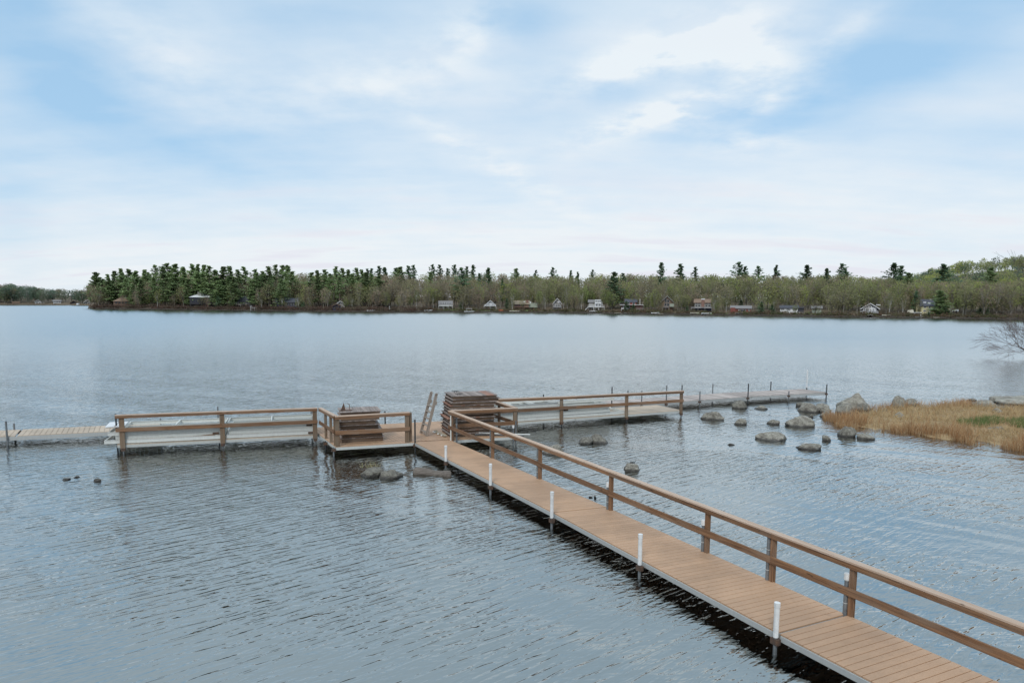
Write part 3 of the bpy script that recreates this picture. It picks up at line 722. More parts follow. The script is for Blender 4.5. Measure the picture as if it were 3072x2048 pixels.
# loose pipes on the right end of the platform
for i, (u, v, z, c, lab) in enumerate(((UW - 1.5, 0.55, 0.05, 'pipe', 'thick grey'), (UW - 1.6, 0.72, 0.06, 'old_joist', 'dark wooden'), (UW - 1.4, 0.40, 0.13, 'alu_light', 'thin light'))):
    a = V2(UV(u, v), DZ + z); b_ = V2(UV(u + 1.75, v - 0.62 - i * .06), DZ + z - 0.04)
    o = obj('loose_pole', MB().tube((0, 0, 0), b_ - a, (.04, .045, .025)[i], None, 9).mesh('loose_pole', c), None, a); tag(o, f'{lab} pole lying behind the railing right of the tall stack', 'pole')

# ------------------------------------------------------------------ far shore
SHORE = [(-900, 921), (0, 921), (262, 924.5), (300, 926), (450, 928), (700, 931), (950, 934), (1150, 936), (1360, 935.5), (1500, 936.5), (1700, 938.5), (1850, 941), (2000, 943.5), (2150, 946), (2330, 948), (2500, 950.5), (2700, 953), (2900, 956.5), (3072, 959), (3400, 966), (3900, 978)]
def interp(tab, x):
    if x <= tab[0][0]: return tab[0][1]
    for (a, b), (c, d) in zip(tab[:-1], tab[1:]):
        if x <= c: return b + (d - b) * (x - a) / (c - a)
    return tab[-1][1]
def shore(x, back=0.0):
    p = at(x, interp(SHORE, x), 0.0); v = Vector((p.x, p.y)); n = v.normalized()
    return v + n * back, n
TB = [(-4, -1.2), (-0.6, -0.25), (0.0, 0.05), (1.2, 0.45), (5, 0.75), (10, 1.15), (20, 1.9), (45, 3.6), (90, 6.0), (150, 7.5), (260, 8.0)]
def terr(x, b):
    z = interp(TB, b)
    if b > 3: z += 0.25 * math.sin(x * 0.013) * min(1, (b - 3) / 20)
    return z
# terrain strip (starts at the point on the left)
cols_ = list(range(262, 3900, 26)); rows = [q[0] for q in TB] + [28, 65]; rows.sort()
V = []; Fc = []
for x in cols_:
    for b in rows:
        s_, n = shore(x, b)
        if x < 300: s_ = s_ + Vector((1, 0)) * (300 - x) * 0.0
        V.append((s_.x, s_.y, terr(x, b) if x > 262 else -1.0))
nr = len(rows)
for i in range(len(cols_) - 1):
    for j in range(nr - 1): Fc.append((i * nr + j, (i + 1) * nr + j, (i + 1) * nr + j + 1, i * nr + j + 1))
structure(obj('far_shore_ground', mesh_np('far_shore_ground', V, Fc, 'litter', True)))
# dark foot of the bank: a low uneven lip along the waterline
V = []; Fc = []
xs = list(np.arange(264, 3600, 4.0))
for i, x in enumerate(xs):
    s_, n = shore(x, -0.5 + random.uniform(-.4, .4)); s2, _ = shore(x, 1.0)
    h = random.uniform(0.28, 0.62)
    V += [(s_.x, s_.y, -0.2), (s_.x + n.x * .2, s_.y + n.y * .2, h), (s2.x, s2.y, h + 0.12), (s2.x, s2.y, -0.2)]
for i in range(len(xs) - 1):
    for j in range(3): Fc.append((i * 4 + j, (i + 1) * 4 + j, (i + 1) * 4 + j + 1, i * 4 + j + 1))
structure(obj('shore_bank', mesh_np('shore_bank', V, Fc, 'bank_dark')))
# far-left shore
SH2 = [(-900, 913), (0, 914), (140, 914.5), (300, 916), (520, 918)]
SKY2 = [(-900, 845), (0, 850), (30, 848), (106, 857), (150, 864), (190, 863), (272, 869), (420, 872)]
def shore2(x, back=0.0):
    p = at(x, interp(SH2, x), 0.0); v = Vector((p.x, p.y)); n = v.normalized(); return v + n * back, n
TB2 = [(-4, -1.0), (0, 0.1), (1.5, 0.7), (10, 1.6), (40, 4), (100, 7), (200, 8)]
V = []; Fc = []; cols2 = list(range(-900, 521, 40)); rows2 = [q[0] for q in TB2]
for x in cols2:
    for b in rows2: s_, n = shore2(x, b); V.append((s_.x, s_.y, interp(TB2, b)))
nr = len(rows2)
for i in range(len(cols2) - 1):
    for j in range(nr - 1): Fc.append((i * nr + j, (i + 1) * nr + j, (i + 1) * nr + j + 1, i * nr + j + 1))
structure(obj('distant_shore_ground', mesh_np('distant_shore_ground', V, Fc, 'litter', True)))
# hill behind on the right
RIDGE = [(2560, 880), (2650, 850), (2735, 826), (2794, 815), (2840, 799), (2904, 790), (2990, 781), (3072, 775), (3300, 762), (3700, 760)]
V = []; Fc = []; colsh = list(range(2560, 3720, 40)); fr = [0, .25, .5, .75, 1.0, 1.25]
def hill(x, f):
    s_, n = shore(x, 150 + 480 * f); D = s_.length
    zt = zat(s_ if f == 1 else shore(x, 630)[0], interp(RIDGE, x)) - 11
    e = f * f * (3 - 2 * f) if f <= 1 else 1 - (f - 1)
    return s_, 5 + (max(zt, 5) - 5) * e
for x in colsh:
    for f in fr: s_, z = hill(x, f); V.append((s_.x, s_.y, z))
nr = len(fr)
for i in range(len(colsh) - 1):
    for j in range(nr - 1): Fc.append((i * nr + j, (i + 1) * nr + j, (i + 1) * nr + j + 1, i * nr + j + 1))
structure(obj('hill', mesh_np('hill', V, Fc, 'litter', True)))

# ------------------------------------------------------------------ trees
def leafquads(C, size, up=0.0, rng=RNG, stretch=1.0):
    """random quads at centres C (n,3); size (n,) ; up 0..1 biases them towards horizontal; stretch elongates"""
    n = len(C); a = rng.normal(size=(n, 3)); a[:, 2] *= (1 - up); a /= np.linalg.norm(a, axis=1)[:, None] + 1e-9
    b = rng.normal(size=(n, 3)); b[:, 2] *= (1 - up); b -= a * (a * b).sum(1)[:, None]; b /= np.linalg.norm(b, axis=1)[:, None] + 1e-9
    s = size[:, None] / 2; a = a * s * stretch; b = b * s
    V = np.stack([C - a - b * .6, C + a * .9 - b, C + a + b * .7, C - a * .8 + b], 1).reshape(-1, 3)
    return V, np.arange(n * 4).reshape(n, 4)
def pine_proto(seed, bare=0.32, lenk=0.20, nb=62, flat=0.75, top=1.0, lean=0.0):
    """white pine, unit height 1: trunk mesh + crown mesh (flat tiers of needle tufts, ragged outline)"""
    rng = np.random.default_rng(seed)
    t = MB().tube((0, 0, -0.03), (lean * .5, 0, 0.5), 0.0115, 0.008, 6).tube((lean * .5, 0, 0.5), (lean, 0, 0.97), 0.008, 0.002, 6)
    C = []; S = []
    side = rng.uniform(0, 6.28); tiers = max(14, nb // 4)
    for i in range(nb):
        k = i % tiers; q = (k + rng.uniform(-.22, .22) + .5) / tiers; q = min(max(q, 0), .985); f = bare + (1 - bare) * q
        L = lenk * (0.07 + 0.93 * (1 - q) ** 0.85 * min(1, .55 + q * 2.0)) * rng.uniform(0.35, 1.4) * (1 + .18 * math.sin(k * 2.4 + seed))
        a = rng.uniform(0, 6.28); L *= 1 + 0.35 * math.cos(a - side)
        rise = rng.uniform(-0.10, 0.25) + 0.30 * q
        m_ = 26
        r = np.sqrt(rng.uniform(0.04, 1, m_)) * L
        w = rng.normal(0, 0.006 + L * 0.16, m_); h = rng.normal(0, 0.007, m_)
        x = np.cos(a) * r - np.sin(a) * w + lean * f; y = np.sin(a) * r + np.cos(a) * w
        z = f + r * rise + h + (r / L) ** 2 * 0.015
        C.append(np.stack([x, y, z], 1)); S.append(rng.uniform(0.012, 0.030, m_))
        t.tube((lean * f, 0, f), (math.cos(a) * L * .8 + lean * f, math.sin(a) * L * .8, f + L * .8 * rise), 0.0022, 0.0008, 3)
    C.append(np.stack([rng.normal(lean, .006, 14), rng.normal(0, .006, 14), rng.uniform(.92, 1.0, 14)], 1)); S.append(rng.uniform(.012, .024, 14))
    V, Fc = leafquads(np.concatenate(C), np.concatenate(S), flat, rng, 1.3)
    return t.mesh('pine_trunk', 'bark_pine'), V, Fc
PINES = []
for k, (bare, lk, nb) in enumerate(((.12, .20, 105), (.18, .20, 88), (.12, .17, 100), (.10, .22, 115), (.30, .22, 70), (.18, .15, 84), (.08, .18, 110), (.04, .20, 120))):
    tr, V, Fc = pine_proto(100 + k, bare, lk, nb, lean=RNG.uniform(-.02, .02))
    PINES.append((tr, mesh_np('pine_crown', V, Fc, 'needles'), mesh_np('pine_crown_dark', V, Fc, 'needles_dark')))
def decid_proto(seed, bare=0.25, rad=0.26, n=260, fork=True):
    rng = np.random.default_rng(seed); t = MB(); ends = []
    t.tube((0, 0, -0.03), (0.01, 0, bare + .1), 0.013, 0.009, 5)
    for i in range(9):
        a = rng.uniform(0, 6.28); f = bare * rng.uniform(.7, 1.6); e = Vector((math.cos(a) * rad * rng.uniform(.3, .8), math.sin(a) * rad * rng.uniform(.3, .8), rng.uniform(.6, .96)))
        s_ = Vector((0.005, 0, min(f, .6))); t.tube(s_, e, 0.006, 0.0015, 4)
        for j in range(4):
            u = rng.uniform(.35, .9); p = s_.lerp(e, u); q = p + Vector((rng.normal(0, .09), rng.normal(0, .09), abs(rng.normal(.07, .05)))); t.tube(p, q, 0.0024, 0.0008, 3)
    th = rng.uniform(0, 6.28, n); cz = rng.uniform(-1, 1, n); rr = rng.uniform(.3, 1, n) ** .5
    lob = 1 + 0.18 * np.sin(th * 3 + seed) + 0.12 * np.sin(cz * 5 + seed)
    s = np.sqrt(1 - cz ** 2) * rr * rad * lob
    C = np.stack([s * np.cos(th), s * np.sin(th), bare + (1 - bare) * (.5 + .5 * cz * rr)], 1)
    S = rng.uniform(.02, .05, n)
    return t, C, S
# solid trees for individuals
DEC = []
for k in range(5):
    t, C, S = decid_proto(300 + k, (.3, .35, .25, .4, .3)[k], (.24, .2, .27, .18, .22)[k], 420)
    V, Fc = leafquads(C, S * .75, 0.0, RNG, 1.2)
    DEC.append((t.mesh('tree_trunk_birch', 'bark_birch'), t.mesh('tree_trunk_dark', 'bark_dark'), mesh_np('tree_crown_new', V, Fc, 'leaves_new'), mesh_np('tree_crown_olive', V, Fc, 'leaves_olive')))

LAND = []        # landmarks (column, short name) used to word the labels of the trees
TREES = []       # deferred: (kind, x, make)
def put_tree(kind, x, p, zb, h, wx, trunk, crown, rz):
    TREES.append((kind, x, p, zb, h, wx, trunk, crown, rz))
def pine(x, ytop, back, kind='ridge', proto=None, wide=1.0, dark=False):
    s_, n = shore(x, back); zb = terr(x, back) - 0.2; h = zat(s_, ytop) - zb
    k = random.randrange(6) if proto is None else proto
    put_tree(kind, x, s_, zb, h, wide, PINES[k][0], PINES[k][2 if dark else 1], random.uniform(0, 6.28))
# dense pines on the point
PT = [(292, 826), (312, 838), (327, 824), (349, 814), (369, 807), (391, 808), (412, 813), (441, 810), (471, 796), (497, 801), (511, 791), (537, 793), (558, 802), (579, 793), (599, 794), (614, 796), (632, 799), (652, 812), (673, 801), (698, 800), (720, 810), (740, 802), (771, 809), (790, 815), (807, 801), (833, 795), (853, 797), (866, 797), (880, 815)]
for x, y in PT: pine(x + random.uniform(-2, 2), y, random.uniform(8, 45), 'point', wide=random.uniform(1.25, 1.9))
for x, y in [(300, 850), (335, 845), (380, 835), (425, 840), (465, 832), (520, 830), (565, 838), (620, 835), (660, 842), (705, 838), (755, 842), (812, 835), (845, 838)]: pine(x, y, random.uniform(5, 18), 'point', wide=random.uniform(1.25, 1.9))
# shorter pines filling the canopy of the point
for _ in range(44): pine(random.uniform(284, 892), random.uniform(816, 868), random.uniform(10, 60), 'point', random.choice((0, 2, 3, 6)), random.uniform(1.3, 1.9))
# dense pines further right
for x, y, b in [(938, 818, 28), (956, 812, 20), (979, 811, 30), (993, 822, 18), (1008, 801, 60), (1032, 806, 50), (1049, 810, 40), (1074, 805, 60), (1089, 810, 45), (1100, 818, 22), (1116, 822, 26), (1141, 828, 24), (1060, 822, 24), (1160, 842, 28), (1020, 830, 16), (1128, 836, 40)]:
    pine(x, y, b, 'grove', wide=random.uniform(1.4, 1.9))
# pines breaking the skyline or standing in front of the hardwoods: x, top row, distance behind the shore, proto, width, dark
for x, y, b, pr, w, dk in [(1106, 808, 120, 1, 1, 1), (1116, 806, 120, 0, 1, 1), (1141, 800, 120, 1, 1.1, 1), (1157, 803, 120, 2, 1.1, 1), (1192, 804, 120, 3, 1.1, 1), (1205, 801, 110, 3, 1.3, 0), (1226, 798, 130, 4, .9, 1), (1243, 796, 130, 4, .8, 1), (1300, 794, 130, 4, .8, 1), (1321, 796, 130, 1, .9, 1), (1343, 806, 125, 4, .8, 1), (1365, 795, 130, 4, .8, 1),
        (1291, 817, 75, 2, 1.1, 0), (1386, 804, 24, 4, 1.05, 1), (1400, 801, 115, 1, .9, 1), (1418, 796, 115, 2, .8, 1), (1437, 821, 55, 2, .8, 1), (1465, 804, 45, 0, .95, 1), (1507, 837, 26, 5, .7, 1), (1549, 806, 110, 3, 1.0, 0), (1605, 812, 115, 1, .8, 1), (1656, 803, 115, 4, .9, 1), (1711, 812, 120, 5, .8, 1), (1733, 817, 120, 1, .8, 1), (1775, 810, 120, 4, .8, 1),
        (1841, 817, 20, 3, 1.05, 1), (1867, 821, 60, 1, .9, 1), (1979, 789, 85, 5, .95, 1), (2039, 794, 95, 1, 1.2, 1), (2082, 803, 110, 1, .9, 1), (2212, 787, 105, 4, 1.15, 1), (2229, 801, 105, 1, .9, 1), (2269, 799, 105, 4, 1.0, 1), (2319, 797, 105, 1, .9, 1), (2415, 796, 95, 0, 1.25, 1), (2474, 806, 60, 0, 1.0, 1), (2516, 792, 90, 4, 1.0, 1), (2531, 807, 70, 1, 1.05, 1),
        (2673, 790, 85, 0, 1.2, 1), (2692, 799, 75, 1, 1.2, 1), (2718, 820, 45, 3, 1.15, 0), (2743, 873, 14, 7, .9, 1), (2816, 793, 110, 3, 1.3, 1), (2965, 803, 90, 3, 1.25, 0), (2817, 872, 6, 6, 1.9, 0)]:
    pine(x, y, b, 'ridge', pr, w * 1.45, bool(dk))
# small evergreens at the shore
for x, y, b in [(655, 888, 3), (912, 905, 5), (905, 900, 7), (1385, 905, 6), (1878, 903, 5), (1900, 912, 4), (2060, 918, 4), (2283, 905, 4), (2315, 912, 4), (2960, 925, 5), (2938, 920, 6), (2600, 910, 30), (1520, 895, 12), (2785, 935, 2), (2222, 900, 25)]:
    pine(x, y, b, 'shrub', 7, random.uniform(1.6, 2.4), True)

def hardwood(x, ytop, back, kind, proto=None, wide=1.0):
    s_, n = shore(x, back); zb = terr(x, back) - 0.2; h = zat(s_, ytop) - zb; k = random.randrange(5) if proto is None else proto
    put_tree(kind, x, s_, zb, h, wide, DEC[k][0 if kind == 'birch' else 1], DEC[k][2 if kind == 'fresh' else 3], random.uniform(0, 6.28))
for x, y, b in [(473, 872, 3), (785, 885, 4), (847, 885, 4), (897, 880, 4), (1057, 885, 4), (1127, 872, 8), (1250, 872, 5), (1300, 876, 8), (1537, 868, 5), (1635, 870, 4), (1744, 868, 4), (1690, 880, 8), (2093, 850, 22), (2142, 888, 4), (2178, 888, 4), (2236, 842, 28), (2320, 890, 4), (2389, 855, 20), (2570, 885, 8), (2667, 880, 5), (2707, 885, 4), (2888, 888, 5)]:
    hardwood(x, y, b, 'birch', wide=.85)
for x, y, b in [(1038, 894, 5), (1250, 870, 14), (1291, 868, 18), (1545, 862, 14), (1618, 872, 10), (1655, 880, 18), (1754, 858, 12), (1772, 872, 16), (1815, 864, 10), (1826, 872, 5), (1902, 836, 40), (1936, 898, 6), (1890, 862, 24), (2008, 858, 24), (2120, 850, 30), (2205, 868, 30), (2868, 892, 9), (3003, 880, 12), (2985, 892, 8), (2912, 898, 12), (2050, 892, 8), (2150, 905, 4), (1230, 885, 8)]:
    hardwood(x, y, b, 'fresh', wide=1.0)

# --- the hardwood mass: one object nobody could count
SKYL = [(250, 850), (290, 842), (500, 812), (800, 820), (900, 818), (1150, 822), (1230, 819), (1340, 818), (1500, 814), (1590, 823), (1700, 825), (1850, 817), (1960, 820), (2010, 825), (2150, 821), (2300, 820), (2420, 820), (2500, 818), (2640, 826), (2760, 838), (2900, 842), (3072, 838), (3400, 830), (3800, 820)]
PAL = [(.25, .19, .138), (.23, .188, .128), (.215, .19, .118), (.21, .20, .105), (.19, .20, .092), (.22, .245, .092), (.275, .305, .092)]
def mass(name, label, items, palw, seed, n=330, leaf=0.55):
    rng = np.random.default_rng(seed); protos = [decid_proto(500 + k, rng.uniform(.15, .3), rng.uniform(.24, .34), n) for k in range(6)]
    VV = []; FF = []; TT = []; off = 0
    tv = []; tf = []; tt = []; toff = 0
    trunks = []
    for t, C, S in protos:
        tri = []
        for f in t.f:
            if len(f) == 4: tri.append(f)
        trunks.append((np.array(t.v, dtype=np.float32), np.array(tri, dtype=np.int32)))
    for (x, y, z, h, w, ci) in items:
        k = rng.integers(6); t, C, S = protos[k]
        a = rng.uniform(0, 6.28); ca, sa = math.cos(a), math.sin(a)
        V, Fq = leafquads(C, S * leaf * rng.uniform(.85, 1.2), 0.0, rng, 2.0)
        tv_, tf_ = trunks[k]
        A = np.concatenate([V, tv_]); X = (A[:, 0] * ca - A[:, 1] * sa) * h * w + x; Y = (A[:, 0] * sa + A[:, 1] * ca) * h * w + y; Z = A[:, 2] * h + z
        base = np.array(PAL[ci]) * 1.3 * rng.uniform(.8, 1.2)
        tint = np.ones((len(A), 4)); tint[:len(V), :3] = base * np.repeat(rng.uniform(.88, 1.12, len(C)), 4)[:, None]; tint[len(V):, :3] = np.array((.30, .28, .245)) * rng.uniform(.5, 1.6)
        VV.append(np.stack([X, Y, Z], 1)); FF.append(Fq + off); FF.append(tf_ + len(V) + off); TT.append(tint); off += len(A)
    o = obj(name, mesh_np(name, np.concatenate(VV), np.concatenate(FF), 'tint_mass', False, np.concatenate(TT)))
    return stuff(o, label, 'woodland')
items = []
for i in range(1900):
    x = random.uniform(268, 3500); b = random.choice((random.uniform(3, 30), random.uniform(20, 80), random.uniform(60, 150)))
    s_, n = shore(x, b); zb = terr(x, b) - .2
    if x > 3120 and random.random() < .5: continue
    lim = zat(s_, interp(SKYL, x) + random.triangular(-3, 14, 1)) - zb
    h = lim if b > 75 else min(lim, random.uniform(6.0, 12.5) if b < 20 else random.uniform(9, 14))
    h = max(3.0, h)
    # keep the ground in front of the houses open
    if b < 14 and any(a - 6 < x < c + 6 for a, c in ((335, 400), (560, 660), (690, 775), (825, 900), (990, 1045), (1310, 1362), (1448, 1490), (1515, 1615), (1650, 1690), (1750, 1822), (1855, 1930), (1980, 2025), (2070, 2140), (2185, 2260), (2330, 2412), (2425, 2466), (2575, 2645), (2720, 2875))):
        if random.random() > .22: continue
        h = min(h, random.uniform(3, 7))
    right = min(1, max(0, (x - 1150) / 500)); ci = random.choices(range(7), (4, 4, 3, 2.5, 1.5, .9, .3) if random.random() > right else (1, 1.5, 2.5, 3.5, 4, 3, 1.3))[0]
    items.append((s_.x, s_.y, zb, h, random.uniform(.75, 1.3), ci))
mass('hardwood_forest', 'brown and olive budding hardwood forest covering the far shore behind the cottages', items, None, 11)
items = []
for i in range(420):
    x = random.uniform(-520, 330); b = random.choice((random.uniform(2, 25), random.uniform(10, 90))); s_, n = shore2(x, b); zb = interp(TB2, b) - .3
    lim = zat(s_, interp(SKY2, x) + random.uniform(0, 5)) - zb; h = lim if b > 45 else min(lim, random.uniform(8, 14))
    items.append((s_.x, s_.y, zb, max(4, h), random.uniform(.9, 1.3), random.choices((7, 8, 1, 3), (4, 4, 1.5, 1.2))[0]))
PAL += [(.11, .15, .09), (.09, .135, .095)]
mass('distant_forest', 'dark bluish green forest on the distant shore at the far left', items, None, 12, 200, .8)
items = []
for i in range(520):
    x = random.uniform(2600, 3600); f = random.uniform(0.05, 1.05); s_, z = hill(x, f); ci = random.choices((4, 5, 6, 7, 8), (2, 2.5, 1.5, 2, 1.5))[0]
    items.append((s_.x, s_.y, z - .5, random.uniform(10, 15), random.uniform(1.0, 1.5), ci))
mass('hillside_forest', 'hazy green forest on the hill rising behind the right shore', items, None, 13, 200, .85)
# low brush along the waterline
def brush(name, label, n, x0, x1, cols3, hr, seed):
    rng = np.random.default_rng(seed); C = []; S = []; T = []
    for i in range(n):
        x = rng.uniform(x0, x1); b = rng.uniform(0.2, 5); s_, nn = shore(x, b); z = terr(x, b); h = rng.uniform(*hr); m_ = 26
        P = rng.normal(size=(m_, 3)) * np.array((h * .55, h * .55, h * .3)) + np.array((s_.x, s_.y, z + h * .45)); P[:, 2] = np.maximum(P[:, 2], z)
        C.append(P); S.append(rng.uniform(.18, .42, m_)); T.append(np.repeat(np.array(cols3[rng.integers(len(cols3))])[None] * rng.uniform(.75, 1.25), m_, 0))
    V, Fq = leafquads(np.concatenate(C), np.concatenate(S), 0, rng, 1.6); T = np.repeat(np.concatenate(T), 4, 0)
    o = obj(name, mesh_np(name, V, Fq, 'tint_mass', False, np.concatenate([T, np.ones((len(T), 1))], 1)))
    return stuff(o, label, 'brush')
brush('shoreline_brush', 'low reddish brown bare brush along the far waterline', 520, 270, 1300, [(.15, .095, .075), (.13, .09, .07), (.14, .115, .08)], (.9, 2.2), 21)
brush('shoreline_brush', 'brown and olive brush along the waterline below the cottages', 620, 1300, 3300, [(.15, .115, .08), (.15, .135, .08), (.14, .15, .07), (.17, .12, .08)], (.5, 1.5), 22)
#<<HOUSES
# ------------------------------------------------------------------ cottages on the far shore
plain('wall_white', (0.70, 0.71, 0.72), 0.8); plain('wall_brown', (0.20, 0.135, 0.10), 0.9); plain('wall_dark', (0.055, 0.055, 0.065), 0.9); plain('wall_red', (0.22, 0.075, 0.06), 0.9)
plain('wall_grey', (0.34, 0.335, 0.32), 0.9); plain('wall_yellow', (0.66, 0.60, 0.37), 0.85); plain('wall_green', (0.36, 0.40, 0.33), 0.9); plain('wall_navy', (0.05, 0.055, 0.10), 0.9)
plain('roof_dark', (0.085, 0.09, 0.11), 0.9); plain('roof_brown', (0.26, 0.18, 0.13), 0.9); plain('roof_grey', (0.25, 0.24, 0.24), 0.9); plain('roof_white', (0.80, 0.81, 0.84), 0.5); plain('roof_tan', (0.33, 0.27, 0.20), 0.9)
plain('brick_chimney', (0.24, 0.14, 0.11), 0.9); plain('deck_grey', (0.30, 0.30, 0.31), 0.9)
def house(name, label, short, x0, x1, yb, ye, yr, back, depth, style, wall, roof, windows=(), trim='white_paint', decks=(), extra=(), pos=shore, cat='house'):
    """columns x0..x1, base row yb, eave row ye, ridge row yr in the photograph; stands 'back' metres behind the waterline"""
    xc = (x0 + x1) / 2; s_, n = pos(xc, back); D = s_.length
    dv = ray(xc, 900); mpp = D / F * math.hypot(dv.x, dv.y) ** -1 * math.hypot(dv.x, dv.y)
    mpp = s_.y / F
    z0 = zat(s_, yb); ang = math.atan2(n.y, n.x) - math.pi / 2
    r = thing(name, label, cat, (s_.x, s_.y, z0), ang)
    if short: LAND.append((xc, short))
    X = lambda x: (x - xc) * mpp
    Z = lambda y: (yb - y) * mpp
    a, b, e, h = X(x0), X(x1), Z(ye), Z(yr)
    base = -1.6; ov = 0.45; th = 0.16
    m_ = MB()
    if style == 'side':
        m_.box(a, b, 0, depth, base, e)
        for x in (a, b): m_.add([(x, 0, e), (x, depth, e), (x, depth / 2, h - th)], [(0, 1, 2)])
        q = MB(); k = (h - e) / (depth / 2)
        for s0, y0, y1 in ((1, -ov, depth / 2), (-1, depth + ov, depth / 2)):
            z_e = e - ov * k; q.add([(a - ov, y0, z_e), (b + ov, y0, z_e), (b + ov, y1, h), (a - ov, y1, h), (a - ov, y0, z_e + th), (b + ov, y0, z_e + th), (b + ov, y1, h + th), (a - ov, y1, h + th)],
                  [(0, 3, 2, 1), (4, 5, 6, 7), (0, 1, 5, 4), (1, 2, 6, 5), (2, 3, 7, 6), (3, 0, 4, 7)])
    elif style == 'gable':
        c = 0.0; pts = [(a, e), (c, h - th), (b, e)]
        m_.box(a, b, 0, depth, base, e); m_.add([(a, 0, e), (b, 0, e), (c, 0, h - th)], [(0, 1, 2)]); m_.add([(a, depth, e), (b, depth, e), (c, depth, h - th)], [(2, 1, 0)])
        q = MB()
        for xe in (a, b):
            sg = -1 if xe == a else 1; k = (h - e) / abs(xe - c); xo = xe + sg * ov; zo = e - ov * k
            q.add([(xo, -ov - .3, zo), (c, -ov - .3, h), (c, depth + ov, h), (xo, depth + ov, zo), (xo, -ov - .3, zo + th * 1.3), (c, -ov - .3, h + th * 1.3), (c, depth + ov, h + th * 1.3), (xo, depth + ov, zo + th * 1.3)],
                  [(0, 1, 2, 3), (7, 6, 5, 4), (0, 4, 5, 1), (1, 5, 6, 2), (2, 6, 7, 3), (3, 7, 4, 0)])
    else:   # hip
        m_.box(a, b, 0, depth, base, e); q = MB(); i = min(depth / 2, (b - a) * .38)
        q.add([(a - ov, -ov, e - .15), (b + ov, -ov, e - .15), (b + ov, depth + ov, e - .15), (a - ov, depth + ov, e - .15), (a + i, depth / 2, h), (b - i, depth / 2, h)],
              [(0, 1, 5, 4), (1, 2, 5), (2, 3, 4, 5), (3, 0, 4), (3, 2, 1, 0)])
    obj('wall', m_.mesh('wall', wall), r); ro = obj('roof', q.mesh('roof', roof), r)
    if style == 'gable' and trim:
        f_ = MB()
        for xe in (a, b):
            sg = -1 if xe == a else 1; k = (h - e) / abs(xe); xo = xe + sg * ov; zo = e - ov * k
            f_.add([(xo, -ov - .36, zo - .02), (0, -ov - .36, h - .02), (0, -ov - .36, h + .26), (xo, -ov - .36, zo + .26), (xo, -ov - .30, zo - .02), (0, -ov - .30, h - .02), (0, -ov - .30, h + .26), (xo, -ov - .30, zo + .26)],
                   [(0, 1, 2, 3), (7, 6, 5, 4), (0, 4, 5, 1), (3, 2, 6, 7), (0, 3, 7, 4)])
        obj('bargeboard', f_.mesh('bargeboard', trim), ro)
    for w in windows:
        wx0, wx1, wy0, wy1 = w[:4]; A, B_, C_, D_ = X(wx0), X(wx1), Z(wy1), Z(wy0); yy = w[4] if len(w) > 4 else 0.0
        f = obj('window', MB().box(A - .09, B_ + .09, yy - .06, yy + .02, C_ - .09, D_ + .09).mesh('window', trim or 'wall_grey'), r)
        obj('pane', MB().box(A, B_, yy - .085, yy - .05, C_, D_).mesh('pane', 'glass'), f)
    for (dx0, dx1, y, ytop, out, mt) in decks:
        A, B_, zz, zt_ = X(dx0), X(dx1), Z(y), Z(ytop)
        dk = obj('porch_deck', MB().box(A, B_, -out, -.02, zz - .18, zz).mesh('porch_deck', mt), r)
        pm = MB(); nn = max(2, int((B_ - A) / 2.2))
        for i in range(nn + 1):
            x = A + .06 + (B_ - A - .12) * i / nn; pm.box(x - .06, x + .06, -out + .02, -out + .14, base if zz > .7 else -.3, zz - .18)
        obj('porch_posts', pm.mesh('porch_posts', mt), dk)
        if zt_ > zz + .05:
            rm = MB().box(A, B_, -out, -out + .07, zt_ - .1, zt_); nn = max(3, int((B_ - A) / .45))
            for i in range(nn + 1): x = A + .04 + (B_ - A - .08) * i / nn; rm.box(x - .035, x + .035, -out + .01, -out + .06, zz, zt_ - .1)
            obj('balustrade', rm.mesh('balustrade', mt), dk)
    for (kind, *v) in extra:
        if kind == 'chimney':
            cx0, cx1, cb, ct, cy, mt, capm = v
            ch = obj('chimney', MB().box(X(cx0), X(cx1), cy - .35, cy + .35, Z(cb), Z(ct)).mesh('chimney', mt), r)
            if capm: obj('chimney_cap', MB().box(X(cx0) - .1, X(cx1) + .1, cy - .45, cy + .45, Z(ct) + .002, Z(ct) + .35).mesh('chimney_cap', capm), ch)
        elif kind == 'box': bx0, bx1, by0, by1, d0, d1, mt, nm = v; obj(nm, MB().box(X(bx0), X(bx1), d0, d1, Z(by1), Z(by0)).mesh(nm, mt), r)
        elif kind == 'stairs':
            sx0, sy0, sx1, sy1, mt = v; sm = MB(); nn = 7
            for i in range(nn):
                f0 = i / nn; f1 = (i + 1) / nn; xa, xb = lerp(X(sx0), X(sx1), f0), lerp(X(sx0), X(sx1), f1); zz = lerp(Z(sy0), Z(sy1), f1); sm.box(min(xa, xb) - .03, max(xa, xb) + .03, -3.2, -2.2, zz - .25, zz)
            obj('stairs', sm.mesh('stairs', mt), r)
        elif kind == 'skylight': sx, sy, yy, k_ = v; obj('skylight', MB().box(X(sx) - .45, X(sx) + .45, yy - .4, yy + .4, Z(sy) - .35, Z(sy) + .35).mesh('skylight', 'roof_white'), ro)
        elif kind == 'dormer':
            dx0, dx1, dy0, dy1, yy, mt = v; c = (X(dx0) + X(dx1)) / 2; dm = MB().box(X(dx0), X(dx1), yy, yy + 2.5, Z(dy1) - .6, Z(dy0) - .5)
            obj('dormer', dm.mesh('dormer', mt), ro)
        elif kind == 'arch':    # row of mullions of a big gable window
            ax0, ax1, ab, ae, ap, nn = v; am = MB(); cx = (X(ax0) + X(ax1)) / 2; hw = (X(ax1) - X(ax0)) / 2
            am.add([(cx - hw, -.05, Z(ae)), (cx + hw, -.05, Z(ae)), (cx, -.05, Z(ap)), (cx - hw, -.02, Z(ae)), (cx + hw, -.02, Z(ae)), (cx, -.02, Z(ap))], [(0, 1, 2), (5, 4, 3)])
